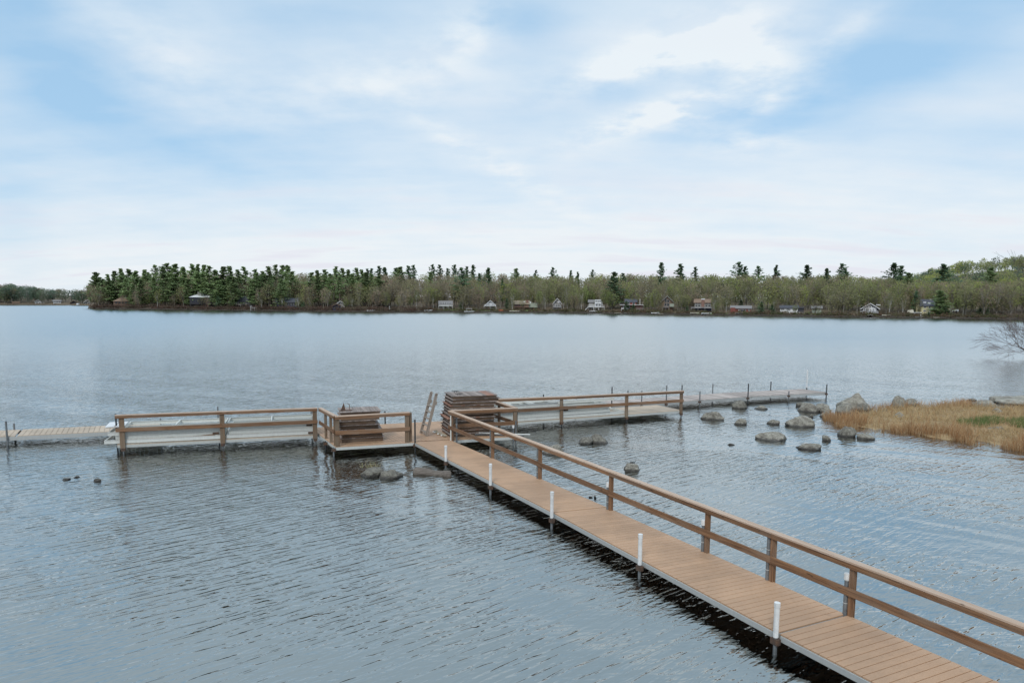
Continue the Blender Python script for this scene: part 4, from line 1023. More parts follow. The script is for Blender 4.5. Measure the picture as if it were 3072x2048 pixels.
            am.box(cx - hw, cx + hw, -.05, -.02, Z(ab), Z(ae) - .01)
            p_ = obj('window', am.mesh('window', 'glass'), r); fm_ = MB()
            for i in range(nn + 1):
                u = -1 + 2 * i / nn; fm_.box(cx + hw * u - .13, cx + hw * u + .13, -.12, -.06, Z(ab), Z(ae) + (Z(ap) - Z(ae)) * (1 - abs(u)))
            fm_.box(cx - hw, cx + hw, -.13, -.06, Z(ae) - .16, Z(ae) + .16); obj('mullion', fm_.mesh('mullion', trim), p_)
    return r
def wins(x0, x1, n, y0, y1, gap=0.35, yy=0.0):
    w = (x1 - x0) / n; return [(x0 + w * i + w * gap / 2, x0 + w * (i + 1) - w * gap / 2, y0, y1, yy) for i in range(n)]
# far left shore
house('cottage', 'small white cottage with a porch on the distant left shore', None, 107, 124, 913, 905, 899, 6, 7, 'gable', 'wall_white', 'roof_grey', wins(109, 122, 2, 907, 910), pos=shore2, decks=((107, 131, 911, 908.5, 2, 'white_paint'),))
house('cottage', 'blue-grey two-storey cottage with white balcony on the distant left shore', None, 162, 182, 913, 904, 900, 6, 7, 'side', 'wall_grey', 'roof_grey', wins(163, 181, 3, 905, 907.5), pos=shore2, decks=((162, 182, 909, 907, 1.6, 'white_paint'),))
house('cottage', 'dark brown gabled cottage on the distant left shore', None, 213, 231, 914, 908, 902, 6, 7, 'gable', 'wall_dark', 'roof_brown', wins(215, 229, 2, 909, 912), trim='wall_brown', pos=shore2)
house('cottage', 'grey gabled cottage beside the wooded point on the distant shore', None, 254, 274, 914, 907, 900, 6, 7, 'gable', 'wall_grey', 'roof_grey', wins(257, 270, 2, 908, 911), pos=shore2)
house('boathouse', 'low reddish hut at the far left of the distant shore', None, 40, 57, 912, 908, 904.5, 4, 5, 'side', 'wall_red', 'roof_brown', wins(42, 55, 2, 909, 911), pos=shore2, trim='wall_brown', cat='hut')
# main far shore
house('cottage', 'brown hip-roofed cottage among the pines at the tip of the wooded point', 'brown cottage on the point', 345, 392, 914, 903, 893, 8, 8, 'hip', 'wall_brown', 'roof_brown', wins(348, 390, 5, 905, 910), trim='wall_brown', extra=(('chimney', 376, 380, 898, 885, 4, 'concrete', None),))
house('cottage', 'dark cottage with a bright white hip roof between the pines', 'white-roofed cottage', 574, 636, 913, 891, 881, 9, 9, 'hip', 'wall_dark', 'roof_white', wins(578, 632, 7, 894, 906), trim='wall_navy', extra=(('dormer', 596, 612, 873, 884, 2.0, 'wall_grey'), ('dormer', 618, 640, 873, 884, 4.0, 'roof_white')), decks=((574, 636, 911, 908, 2, 'wall_dark'),))
house('cottage', 'low charcoal cottage with a broad dark hip roof on the point', 'charcoal cottage', 696, 764, 917, 903, 889, 9, 9, 'hip', 'wall_dark', 'roof_dark', wins(704, 756, 6, 906, 911), trim='wall_grey', decks=((705, 740, 913, 911, 2, 'concrete'),))
house('cottage', 'dark cottage with a long low roof at the right end of the point', 'dark cottage', 832, 892, 920, 906, 895, 8, 9, 'side', 'wall_navy', 'roof_dark', wins(836, 888, 7, 908, 916), trim='wall_grey')
house('cottage', 'grey gabled cottage behind the dark blue boathouse', 'grey cottage', 1010, 1034, 920, 912, 904, 14, 7, 'gable', 'wall_grey', 'roof_grey', [(1018, 1022, 907, 911)])
house('boathouse', 'small dark blue boathouse with brown gable roof at the waterline', 'blue boathouse', 999, 1022, 926, 917, 912, 3, 6, 'gable', 'wall_navy', 'roof_brown', [(1003, 1016, 919, 925)], trim='wall_brown', cat='boathouse')
house('house', 'grey house with a white columned porch above a small lawn', 'grey porch house', 1318, 1356, 925, 912, 903, 9, 8, 'side', 'wall_grey', 'roof_grey', wins(1320, 1354, 5, 908.5, 913) + wins(1320, 1354, 5, 918, 924), decks=((1316, 1358, 917, 914, 2.2, 'white_paint'),))
house('cottage', 'white-trimmed gabled chalet half hidden by bare trees', 'hidden chalet', 1458, 1484, 925, 914, 902, 8, 8, 'gable', 'wall_grey', 'roof_grey', decks=((1452, 1488, 917, 913.5, 2.4, 'white_paint'),), extra=(('arch', 1463, 1479, 916, 911, 904.5, 4),))
house('house', 'long brown ranch house with tan roof and dark windows beside the lawn', 'long brown house', 1542, 1586, 925, 912, 902, 9, 9, 'side', 'wall_brown', 'roof_tan', wins(1543, 1572, 7, 913, 919, .3), trim='wall_red', decks=((1540, 1588, 921, 920.9, 3, 'wall_brown'),), extra=(('chimney', 1578, 1585, 925, 900, 1.2, 'brick_chimney', None), ('box', 1586, 1612, 909, 922, .8, 8, 'wall_green', 'wing'), ('skylight', 1572, 906, 2.4, 0), ('skylight', 1590, 907, 3, 0)))
house('house', 'small slate-roofed grey house with a bright skylight', 'slate-roofed house', 1660, 1683, 925, 910, 896, 9, 8, 'gable', 'wall_grey', 'roof_dark', wins(1662, 1682, 2, 905, 909) + wins(1662, 1682, 4, 914, 919), decks=((1658, 1684, 921, 916, 2, 'deck_grey'),), extra=(('skylight', 1676, 905.5, 0.2, 0),))
house('house', 'tiered house with white balconies and outside stairs near the birches', 'white-balconied house', 1766, 1800, 931, 907, 900, 8, 8, 'side', 'wall_grey', 'roof_grey', wins(1785, 1802, 3, 902, 905.5, .3, -.8) + wins(1786, 1800, 2, 912, 918, .4, -.8) + [(1775, 1779, 924, 931)], extra=(('box', 1784, 1802, 899, 920, -.8, .05, 'wall_white', 'tower'), ('stairs', 1764, 919, 1756, 928, 'white_paint')), decks=((1764, 1812, 920, 915, 2.5, 'white_paint'), (1784, 1806, 910, 906.3, 1.8, 'white_paint')))
house('house', 'red house with white porch and dark blue roof right of a big pine', 'red porch house', 1876, 1908, 930, 906, 898, 9, 8, 'side', 'wall_red', 'roof_dark', wins(1879, 1889, 1, 908, 912, .2) + wins(1896, 1905, 1, 908, 912, .3) + wins(1866, 1880, 3, 918, 924, .3, -1.0) + wins(1881, 1890, 1, 920, 925, .2, -1.0), extra=(('box', 1864, 1926, 915, 931, -1.0, 7, 'wall_red', 'lower_storey'), ('box', 1859, 1929, 914, 915, -2.6, 7.3, 'white_paint', 'porch_roof'), ('chimney', 1917, 1920, 916, 896, 3, 'concrete', None)), decks=((1864, 1884, 926, 923, 3.2, 'white_paint'), (1908, 1928, 926, 921, 3.2, 'wall_grey')))
house('cottage', 'steep brown A-frame cottage with tall dark gable windows', 'brown A-frame', 1984, 2017, 927, 905, 889, 9, 10, 'gable', 'wall_brown', 'roof_brown', [(1994, 1998.5, 897, 907), (2000.5, 2006, 899, 907), (1993, 1998.5, 910, 917), (2000.5, 2006, 910, 918)], trim='wall_grey', decks=((1988, 2006, 921, 918, 2, 'deck_grey'),), extra=(('box', 2008, 2020, 911, 920, -1.5, 1, 'wall_green', 'side_gable'),))
house('house', 'large brown house with a wide central brick chimney', 'brown chimney house', 2084, 2130, 932, 908, 898, 9, 10, 'side', 'wall_grey', 'roof_brown', wins(2085, 2101, 2, 909, 912, .2) + wins(2114, 2130, 2, 909, 912, .2) + wins(2085, 2101, 2, 915, 919, .3) + wins(2114, 2130, 2, 915, 919, .3), trim='wall_grey', extra=(('chimney', 2103, 2112, 922, 899, -.4, 'brick_chimney', 'roof_white'), ('box', 2084, 2132, 925, 932, -1.2, -.2, 'wall_navy', 'lower_storey')), decks=((2074, 2134, 923, 920, 3, 'deck_grey'),))
house('cabin', 'low dark red cabin with gable end and mossy roof', 'red cabin', 2194, 2250, 936, 925, 918, 7, 7, 'side', 'wall_red', 'roof_grey', [(2198, 2203, 927, 931), (2243, 2247, 928, 932), (2216, 2236, 929, 934)], extra=(('box', 2192, 2206, 923, 936, -.5, .4, 'wall_red', 'gable_wing'),))
house('house', 'long white ranch house with slate roof and screened porch', 'white ranch house', 2341, 2390, 936, 924, 917, 8, 8, 'side', 'wall_white', 'roof_dark', wins(2343, 2353, 3, 926, 930, .35) + wins(2359, 2370, 3, 926, 931, .3) + wins(2376, 2389, 4, 925, 930, .15), extra=(('box', 2390.5, 2407, 924, 936, .2, 7, 'wall_dark', 'screened_porch'), ('box', 2389, 2408, 921.5, 924, -.3, 7.4, 'roof_dark', 'porch_roof')), decks=((2390, 2408, 936, 935.9, 1, 'white_paint'),))
house('cottage', 'pale green cottage tucked behind bare saplings', 'pale green cottage', 2436, 2462, 933, 925, 919, 9, 7, 'side', 'wall_green', 'roof_grey', wins(2438, 2449, 3, 925.5, 930, .3) + [(2455, 2457, 925, 929)], trim='wall_green')
house('house', 'white-trimmed chalet with a big triangular gable window and white deck', 'white chalet', 2586, 2632, 937, 926, 911, 8, 9, 'gable', 'wall_dark', 'roof_dark', extra=(('arch', 2592, 2624, 933, 925, 914.5, 8), ('stairs', 2606, 937, 2617, 944, 'white_paint'), ('box', 2624, 2636, 913.5, 916, 3, 6, 'white_paint', 'dormer_roof')), decks=((2583, 2631, 936, 932, 2.6, 'white_paint'),))
house('house', 'cream yellow two-storey house with dark roof skylights and white balcony', 'yellow house', 2763, 2796, 938, 917, 899, 10, 9, 'side', 'wall_yellow', 'roof_dark', wins(2770, 2777, 2, 919, 923.5, .3) + wins(2770, 2776, 2, 930, 934.5, .3) + [(2784, 2787, 919, 924), (2752, 2755, 929, 934, 2.0), (2795, 2802, 919, 922, .3), (2810, 2816, 919.5, 924, .3), (2824, 2836, 919.5, 923, .3)],
      extra=(('box', 2750, 2763, 915, 937, 1.5, 8.5, 'wall_yellow', 'gable_wing'), ('box', 2796.5, 2838, 918, 938, .4, 8, 'wall_yellow', 'wing'), ('box', 2795, 2840, 916, 918, -.6, 8.4, 'roof_grey', 'wing_roof'), ('box', 2822, 2838, 930, 938, -.4, .35, 'wall_navy', 'garage_door'), ('skylight', 2772, 908.5, 2.1, 0), ('skylight', 2784, 910.5, 1.6, 0), ('stairs', 2833, 929, 2846, 937, 'concrete'), ('chimney', 2784, 2789, 902, 897, 4.5, 'concrete', None)), decks=((2786, 2840, 928.5, 924.5, 2, 'white_paint'),))
house('shed', 'small white-roofed shed up the slope left of the white chalet', None, 2582, 2590, 920, 918, 915.5, 22, 4, 'side', 'wall_dark', 'roof_white', [(2584, 2587, 918.3, 919.5)], cat='shed')

# lawns and boats, rafts and docks along the far waterline
def lawn(x0, x1, b0, b1, name='lawn'):
    V = []; Fc = []; n = 12; rws = [b0 + (b1 - b0) * j / 5 for j in range(6)]
    for i in range(n + 1):
        x = x0 + (x1 - x0) * i / n
        for b in rws: s_, _ = shore(x, b); V.append((s_.x, s_.y, terr(x, b) + 0.12))
    for i in range(n):
        for j in range(5): Fc.append((i * 6 + j, (i + 1) * 6 + j, (i + 1) * 6 + j + 1, i * 6 + j + 1))
    structure(obj(name, mesh_np(name, V, Fc, 'grass_lawn', True)))
lawn(1505, 1600, 2.0, 9); lawn(1275, 1400, 1.2, 8); lawn(1400, 1470, 1.5, 7); lawn(2080, 2140, 1.0, 4)
def boat(label, x, back, L, ang, mat, name='rowboat', cover=None, h=0.5):
    s_, n = shore(x, back); r = thing(name, label, 'kayak' if name == 'kayak' else 'boat', (s_.x, s_.y, max(terr(x, back), -0.1) + 0.05), ang)
    rows_ = []; W_ = L * (.16 if name == 'kayak' else .34)
    V = []; Fc = []; ns = 9
    for i in range(ns):
        f = i / (ns - 1); w = W_ / 2 * (math.sin(math.pi * (0.12 + 0.76 * f) if name == 'kayak' else math.pi * min(1, .35 + .65 * f)) ** .8 if f < .99 or name == 'kayak' else .03); zz = h * (1 + .35 * max(0, f - .6))
        x_ = (f - .5) * L; V += [(x_, -w, zz), (x_, -w * .8, h * .35), (x_, 0, 0), (x_, w * .8, h * .35), (x_, w, zz), (x_, w * .85, zz - .03), (x_, 0, h * .3), (x_, -w * .85, zz - .03)]
    for i in range(ns - 1):
        for j in range(8): Fc.append((i * 8 + j, i * 8 + (j + 1) % 8, (i + 1) * 8 + (j + 1) % 8, (i + 1) * 8 + j))
    obj('hull', mesh_np('hull', V, Fc, mat), r)
    obj('seat', MB().box(-.15 * L, -.05 * L, -W_ * .36, W_ * .36, h * .6, h * .68).mesh('seat', mat if name == 'kayak' else 'wall_grey'), r)
    if cover:
        obj('canopy', MB().box(-L * .32, L * .2, -W_ * .42, W_ * .42, h + 1.1, h + 1.22).mesh('canopy', cover), r)
        c_ = MB()
        for sx in (-.3, .18):
            for sy in (-.38, .38): c_.tube((sx * L, sy * W_, h * .8), (sx * L, sy * W_, h + 1.1), .03, None, 6)
        obj('canopy_frame', c_.mesh('canopy_frame', 'alu'), r)
    return r
for lab, x, b, L, a, mt, nm, cv in (('white rowboat pulled up below the grove of pines', 1113, .6, 3.6, .2, 'boat_white', 'rowboat', None), ('left of two white rowboats on the bank by the grey porch house', 1284, .8, 3.4, .1, 'boat_white', 'rowboat', None), ('right of two white rowboats on the bank by the grey porch house', 1290, 1.0, 3.0, .6, 'boat_white', 'rowboat', None),
        ('white motorboat with canopy moored left of the hidden chalet', 1409, -.6, 5.0, .3, 'boat_white', 'motorboat', 'boat_white'), ('orange kayak lying at the left end of the green lawn', 1507, 1.6, 3.2, .15, 'boat_orange', 'kayak', None), ('long pale canoe on the bank in front of the long brown house', 1545, .6, 5.2, .1, 'tarp', 'kayak', None),
        ('white dinghy below the white-balconied house', 1778, 2.2, 3.0, .2, 'boat_white', 'rowboat', None), ('white motorboat ashore below the white-balconied house', 1789, 2.6, 4.2, .1, 'boat_white', 'motorboat', 'tarp'), ('pale upturned skiff left of the brown chimney house boats', 1966, .5, 3.4, .1, 'boat_white', 'rowboat', None), ('left of two pale rowboats below the brown chimney house', 2085, 1.2, 3.8, .05, 'tarp', 'rowboat', None), ('right of two pale rowboats below the brown chimney house', 2121, .9, 4.4, .25, 'boat_white', 'rowboat', None),
        ('grey skiff drawn up in front of the red cabin', 2226, 2.0, 5.2, .15, 'wall_grey', 'rowboat', None), ('pale rowboat on the bank right of the white chalet', 2660, 1.2, 3.2, .1, 'tarp', 'rowboat', None)):
    boat(lab, x, b, L, a, mt, nm, cv)
def raft(label, x0, x1, out, w, mat='concrete', hh=0.4, name='swim_raft'):
    xc = (x0 + x1) / 2; s_, n = shore(xc, -out); mpp = s_.y / F; L = (x1 - x0) * mpp
    r = thing(name, label, 'dock', (s_.x, s_.y, 0), math.atan2(n.y, n.x) - math.pi / 2)
    obj('deck_top', MB().box(-L / 2, L / 2, -w / 2, w / 2, hh - .1, hh).mesh('deck_top', mat), r)
    fm_ = MB(); k_ = max(2, int(L / 1.6))
    for i in range(k_): x = -L / 2 + .2 + (L - .7) * i / (k_ - 1); fm_.box(x, x + .35, -w / 2 + .1, w / 2 - .1, -.1, hh - .102)
    obj('float', fm_.mesh('float', 'bank_dark'), r); return r
raft('pale floating dock in front of the red porch house', 1844, 1864, 1.6, 1.6, 'tarp'); raft('small light raft just right of the pale floating dock', 1872, 1880, 1.4, 1.2, 'wall_grey'); raft('low pale dock left of the brown A-frame', 1974, 1990, 1.2, 1.4, 'tarp')
raft('low grey dock left end below the yellow house', 2746, 2764, 1.4, 1.4, 'wall_grey'); raft('low pale dock right below the yellow house', 2801, 2817, 1.4, 1.4, 'tarp'); raft('concrete landing below the white chalet stairs', 2603, 2618, .2, 2.2, 'concrete', 1.0, 'landing')
def white_steps(label, x0, x1, yb, yt, back):
    xc = (x0 + x1) / 2; s_, n = shore(xc, back); mpp = s_.y / F; z0 = zat(s_, yb); L = (x1 - x0) * mpp; h = (yb - yt) * mpp
    r = thing('swim_ladder_dock', label, 'ladder', (s_.x, s_.y, z0), math.atan2(n.y, n.x) - math.pi / 2)
    for x in (-L / 2, -L / 4, L / 4, L / 2): obj('upright', MB().box(x - .07, x + .07, -.07, .07, -.4, h * (1 if x < 0 else .6)).mesh('upright', 'white_paint'), r)
    for f in (.25, .5): obj('tread', MB().box(-L / 2 + .08, L / 2 - .08, -.15, .15, h * f, h * f + .08).mesh('tread', 'white_paint'), r)
white_steps('white swim ladder frame standing at the edge of the wooded point', 752, 768, 928, 917, .2); white_steps('white steps at the water below the yellow house', 2761, 2768, 953, 944, .0)
# striped post
s_, n = shore(1169, 1.5); r = thing('striped_post', 'black and white striped post like a tiny lighthouse on the far shore', 'post', (s_.x, s_.y, terr(1169, 1.5)))
for i in range(5): pipe('stripe', s_, terr(1169, 1.5) + i * .42, terr(1169, 1.5) + i * .42 + .42, .17 - .015 * i, 'white_paint' if i % 2 == 0 else 'black_iron', r)
# covered boat, table, tank by the yellow house
s_, n = shore(2731, 7); zz = zat(s_, 940); r = thing('covered_boat', 'tan tarpaulin-covered boat beside the yellow house', 'boat', (s_.x, s_.y, zz), math.atan2(n.y, n.x) - math.pi / 2)
obj('tarpaulin', MB().add([(-1.1, -.8, .3), (1.1, -.8, .2), (1.1, .8, .2), (-1.1, .8, .3), (-1.0, -.1, 1.1), (.7, -.1, 1.4), (.7, .1, 1.4), (-1.0, .1, 1.1)], [(0, 1, 5, 4), (1, 2, 6, 5), (2, 3, 7, 6), (3, 0, 4, 7), (4, 5, 6, 7), (3, 2, 1, 0)]).mesh('tarpaulin', 'tarp'), r)
obj('trailer', MB().box(-1.2, 1.3, -.5, .5, -.2, .2).tube((.1, -.7, 0), (.1, -.5, 0), .3, .3, 12).mesh('trailer', 'black_iron'), r)
s_, n = shore(2752, 4.5); zz = zat(s_, 946); r = thing('white_table', 'long white table on posts in front of the yellow house', 'table', (s_.x, s_.y, zz), math.atan2(n.y, n.x) - math.pi / 2)
obj('table_top', MB().box(-1.5, 1.3, -.4, .4, .95, 1.1).mesh('table_top', 'white_paint'), r)
for x in (-.9, .5): obj('leg', MB().box(x - .08, x + .08, -.1, .1, -.3, .95).mesh('leg', 'tarp'), r)
s_, n = shore(2864, 9); zz = zat(s_, 937); r = thing('camper', 'white boxy camper parked right of the yellow house', 'camper', (s_.x, s_.y, zz), math.atan2(n.y, n.x) - math.pi / 2)
obj('body', MB().box(0, 1.0, -.8, .8, .35, 1.1).box(-.95, -.05, -.7, .7, .35, .8).mesh('body', 'boat_white'), r); obj('wheel', MB().tube((.3, -.85, .3), (.3, -.6, .3), .3, .3, 12).mesh('wheel', 'black_iron'), r); obj('wheel', MB().tube((-.5, -.8, .3), (-.5, -.55, .3), .3, .3, 12).mesh('wheel', 'black_iron'), r)
s_, n = shore2(235, 1.0); r = thing('covered_boat', 'white rounded boat cover at the distant left waterline', 'boat', (s_.x, s_.y, .3))
V = [];
cv = MB()
for i in range(8): a0 = math.pi * i / 7; V.append((math.cos(a0) * .9, math.sin(a0) * 1.3))
cv.v = [(x, -1.2, z) for x, z in V] + [(x * .8, 1.2, z * .9) for x, z in V]; cv.f = [(i, i + 1, 9 + i, 8 + i) for i in range(7)] + [tuple(range(8))[::-1], tuple(range(8, 16))]
obj('cover', cv.mesh('cover', 'boat_white'), r); obj('cradle', MB().box(-1, 1, -1, 1, -.3, 0).mesh('cradle', 'wall_dark'), r)
#>>HOUSES
#<<NEAR
# ------------------------------------------------------------------ boulders, log, reeds, turtles, bare shrub and tree
def rock_mesh(seed, sub=4, cuts=15, flat=1.0):
    rng = random.Random(seed)
    import bmesh
    bm = bmesh.new(); bmesh.ops.create_icosphere(bm, subdivisions=sub, radius=1.0)
    planes = []
    for i in range(cuts):
        d = Vector((rng.gauss(0, 1), rng.gauss(0, 1), rng.gauss(.2, .7))).normalized(); planes.append((d, rng.uniform(.52, .85)))
    o = Vector((rng.uniform(0, 50), rng.uniform(0, 50), rng.uniform(0, 50)))
    for v in bm.verts:
        d = v.co.normalized(); r = 1.0
        for n, k in planes:
            c = d.dot(n)
            if c > 1e-3: r = min(r, k / c + 0.015)
        r *= 1 + 0.16 * mnoise.noise(d * 1.6 + o) + 0.07 * mnoise.noise(d * 4 + o) + 0.03 * mnoise.noise(d * 9 + o)
        v.co = d * r
    for ax in (0, 1):
        lo = min(v.co[ax] for v in bm.verts); hi = max(v.co[ax] for v in bm.verts)
        for v in bm.verts: v.co[ax] = (v.co[ax] - (lo + hi) / 2) / ((hi - lo) / 2)
    me = bpy.data.meshes.new('boulder'); bm.to_mesh(me); bm.free()
    me.polygons.foreach_set('use_smooth', [True] * len(me.polygons)); me.materials.append(MAT['rock'])
    co = [v.co for v in me.vertices]
    return me, max(abs(c.x) for c in co), max(c.z for c in co)
def rock(label, x0, x1, yt, yb, seed, deep=0.8, name='boulder', zbase=0.0, rz=None, group='boulders in the shallows', zshift=0.0, sub=4):
    me, mx, mz = rock_mesh(seed, sub)
    p = at((x0 + x1) / 2, yb, zbase); n = Vector((p.x, p.y)).normalized(); w = (x1 - x0) * p.y / F
    dep = w * deep; c = Vector((p.x, p.y)) + n * dep * 0.42
    zt_ = zat(c, yt); hh = max(zt_ - zbase, 0.05)
    o = obj('boulder' if name is None else name, me, None, (c.x, c.y, zbase - hh * .12))
    o.rotation_euler = (0, 0, math.atan2(n.y, n.x) - math.pi / 2)
    o.scale = (w / 2 / mx * 1.04, dep / 2, hh * 1.12 / mz)
    return tag(o, label, 'rock', group)
RK = [('grey-brown boulder between the right dock end and the plank dock', 2103, 2173, 1232, 1260, 3), ('pointed boulder close in front of the bleached plank dock', 2196, 2242, 1200, 1226, 5), ('low dark stone right of the pointed boulder by the plank dock', 2260, 2302, 1216, 1228, 7), ('small round stone below the pointed boulder', 2199, 2239, 1253, 1274, 9), ('small dark stone left of the widest boulder', 2299, 2338, 1257, 1273, 11),
      ('dark rounded boulder in the cluster below the plank dock end', 2381, 2458, 1206, 1236, 13), ('dark stone peeking out behind the cluster boulder', 2388, 2420, 1206, 1220, 15), ('broad stone at the back right of the boulder cluster', 2444, 2487, 1209, 1230, 17), ('light triangular stone at the right of the cluster', 2456, 2491, 1217, 1238, 19), ('tan low stone at the front right of the cluster', 2458, 2495, 1231, 1251, 21),
      ('widest grey boulder in the open water left of the reeds', 2357, 2451, 1246, 1282, 23), ('small pale stone behind the widest boulder', 2425, 2441, 1240, 1253, 25), ('pale cracked boulder in front of the widest boulder', 2267, 2360, 1295, 1323, 27), ('long low dark boulder nearest the viewer left of the reeds', 2387, 2461, 1327, 1348, 29), ('small round stone just left of the reed edge', 2467, 2492, 1305, 1322, 31), ('tiny dark stone tip barely above the water', 2181, 2206, 1329, 1336, 33),
      ('huge grey boulder at the left end of the reeds', 2513, 2632, 1177, 1232, 35), ('light grey boulder leaning on the left of the huge boulder', 2508, 2560, 1207, 1242, 37), ('tan angular stone in front of the huge boulder', 2564, 2602, 1208, 1232, 39), ('pointed light boulder at the front left of the reeds', 2511, 2565, 1277, 1310, 41), ('dark wet stone at the front reed edge', 2572, 2622, 1300, 1318, 43), ('brown fin-shaped rock standing up behind the reeds', 2675, 2712, 1186, 1224, 45), ('reddish flat rock right of the fin-shaped rock', 2707, 2752, 1194, 1216, 47),
      ('square light grey block inside the reeds', 2679, 2722, 1235, 1264, 49), ('small dark stone beyond the reeds', 2902, 2930, 1194, 1203, 51), ('small dark stone left of the long flat boulder', 2966, 2989, 1193, 1207, 53), ('long flat grey boulder at the right edge beyond the reeds', 2980, 3130, 1187, 1216, 55), ('grey boulder half covered by reeds near the right edge', 2908, 2990, 1200, 1228, 57), ('pale rounded boulder in the grass near the green patch', 2962, 3014, 1277, 1302, 59), ('tan stone among the reeds right of the huge boulder', 2640, 2666, 1226, 1243, 61), ('grey stone in the reeds below the long flat boulder', 2974, 3010, 1223, 1247, 63)]
for lab, x0, x1, yt, yb, sd in RK: rock(lab, x0, x1, yt, yb, sd, sub=4 if x1 - x0 > 60 else 3)
rock('left lobe of the double boulder beyond the walkway rail', 1726, 1790, 1309, 1332, 71, 1.0); rock('right light grey lobe of the double boulder beyond the walkway rail', 1774, 1832, 1301, 1331, 73, .95)
rock('rock behind the handrail with a brown side', 1626, 1692, 1333, 1364, 75, .9)
rock('small rounded rock with a turtle on top beyond the handrail', 1863, 1920, 1388, 1415, 77, .9)
rock('left of two black stone tips beside the handrail', 1766, 1779, 1488, 1494, 79, name='stone', sub=3); rock('right of two black stone tips beside the handrail', 1781, 1790, 1486, 1495, 81, name='stone', sub=3)
rock('dark flat stone tip at the left in open water', 184, 211, 1433, 1440, 83, name='stone', sub=3); rock('faint small stone tip between two others at the left', 222, 242, 1428, 1432, 85, name='stone', sub=3); rock('brownish two-humped stone tip at the left in open water', 281, 305, 1434, 1445, 87, name='stone', sub=3)
# grassy boulder in front of the platform
rock('pale lichened boulder with dry grass in front of the platform', 1080, 1156, 1401, 1431, 91, .8); rock('low brown boulder joined to the grassy boulder in front of the platform', 1128, 1210, 1408, 1437, 93, .6)
def blades(C, h, w, tints, seed, lean=0.18):
    """thin grass blades: C (n,3) roots, h (n,) heights"""
    rng = np.random.default_rng(seed); n = len(C); a = rng.uniform(0, 6.28, n); d = np.stack([np.cos(a), np.sin(a), np.zeros(n)], 1)
    b = rng.normal(0, lean, (n, 3)); b[:, 2] = 1; b = b * h[:, None]; bend = rng.normal(0, lean * .8, (n, 3)) * h[:, None]; bend[:, 2] = 0
    W = (d * w[:, None]) / 2
    V = np.stack([C - W, C + W, C + b * .6 + W * .7, C + b * .6 - W * .7, C + b + bend + W * .15, C + b + bend - W * .15], 1).reshape(-1, 3)
    i = np.arange(n)[:, None] * 6; Fq = np.concatenate([i + np.array([[0, 1, 2, 3]]), i + np.array([[3, 2, 4, 5]])])
    T = np.repeat(tints, 6, 0); return V, Fq, np.concatenate([T, np.ones((len(T), 1))], 1)
def grass(name, label, C, hr, wr, cols3, seed, lean=.18):
    rng = np.random.default_rng(seed); n = len(C); h = rng.uniform(*hr, n); w = rng.uniform(*wr, n)
    T = np.array(cols3)[rng.integers(len(cols3), size=n)] * rng.uniform(.7, 1.3, n)[:, None]
    V, Fq, TT = blades(np.asarray(C), h, w, T, seed, lean); return stuff(obj(name, mesh_np(name, V, Fq, 'tint_mass', False, TT)), label, 'grass')
p = at(1112, 1418, 0); n_ = Vector((p.x, p.y)).normalized(); zz = zat(p, 1398)
C = [(p.x + random.gauss(0, .22), p.y + .3 + random.gauss(0, .12), zz - .12) for _ in range(70)]
grass('dry_grass', 'tuft of dry pale grass on the boulder in front of the platform', C, (.08, .26), (.006, .014), [(.50, .42, .25), (.42, .36, .22), (.35, .36, .16)], 31, .35)

# log
a = at(1240, 1416, .03); b_ = at(1354, 1425, .02); lg = thing('driftwood_log', 'grey waterlogged log floating beside the walkway', 'log', a)
V = []; Fc = []; ns, nn = 26, 16
for i in range(ns):
    f = i / (ns - 1); c = (b_ - a) * f + Vector((0, 0, .06 * math.sin(f * 5) * (1 - f) - .02)); r_ = (.165 - .035 * f + .012 * math.sin(f * 9) + (.03 if f > .78 else 0)) * (1 if 0 < i < ns - 1 else .8)
    for j in range(nn):
        t = 2 * math.pi * j / nn; q = r_ * (1 + .16 * mnoise.noise(Vector((math.cos(t) * 1.3, math.sin(t) * 1.3, f * 6))) + .10 * mnoise.noise(Vector((math.cos(t) * 4, math.sin(t) * 4, f * 3))))
        V.append((c.x - math.sin(0) * q, c.y + math.cos(t) * q, c.z + math.sin(t) * q * .95))
for i in range(ns - 1):
    for j in range(nn): Fc.append((i * nn + j, i * nn + (j + 1) % nn, (i + 1) * nn + (j + 1) % nn, (i + 1) * nn + j))
me = mesh_np('trunk', V, Fc, None, True); wood('log_wood', (.10, .085, .07), (.22, .19, .165), .9, .1); me.materials.append(MAT['log_wood']); obj('trunk', me, lg)
for f, s0 in ((0, -1), (1, 1)):
    i = 0 if f == 0 else ns - 1; ring = [V[i * nn + j] for j in range(nn)]; obj('cut_end', MB().add(ring, [tuple(range(nn)) if s0 < 0 else tuple(range(nn))[::-1]]).mesh('cut_end', 'log_wood'), lg)

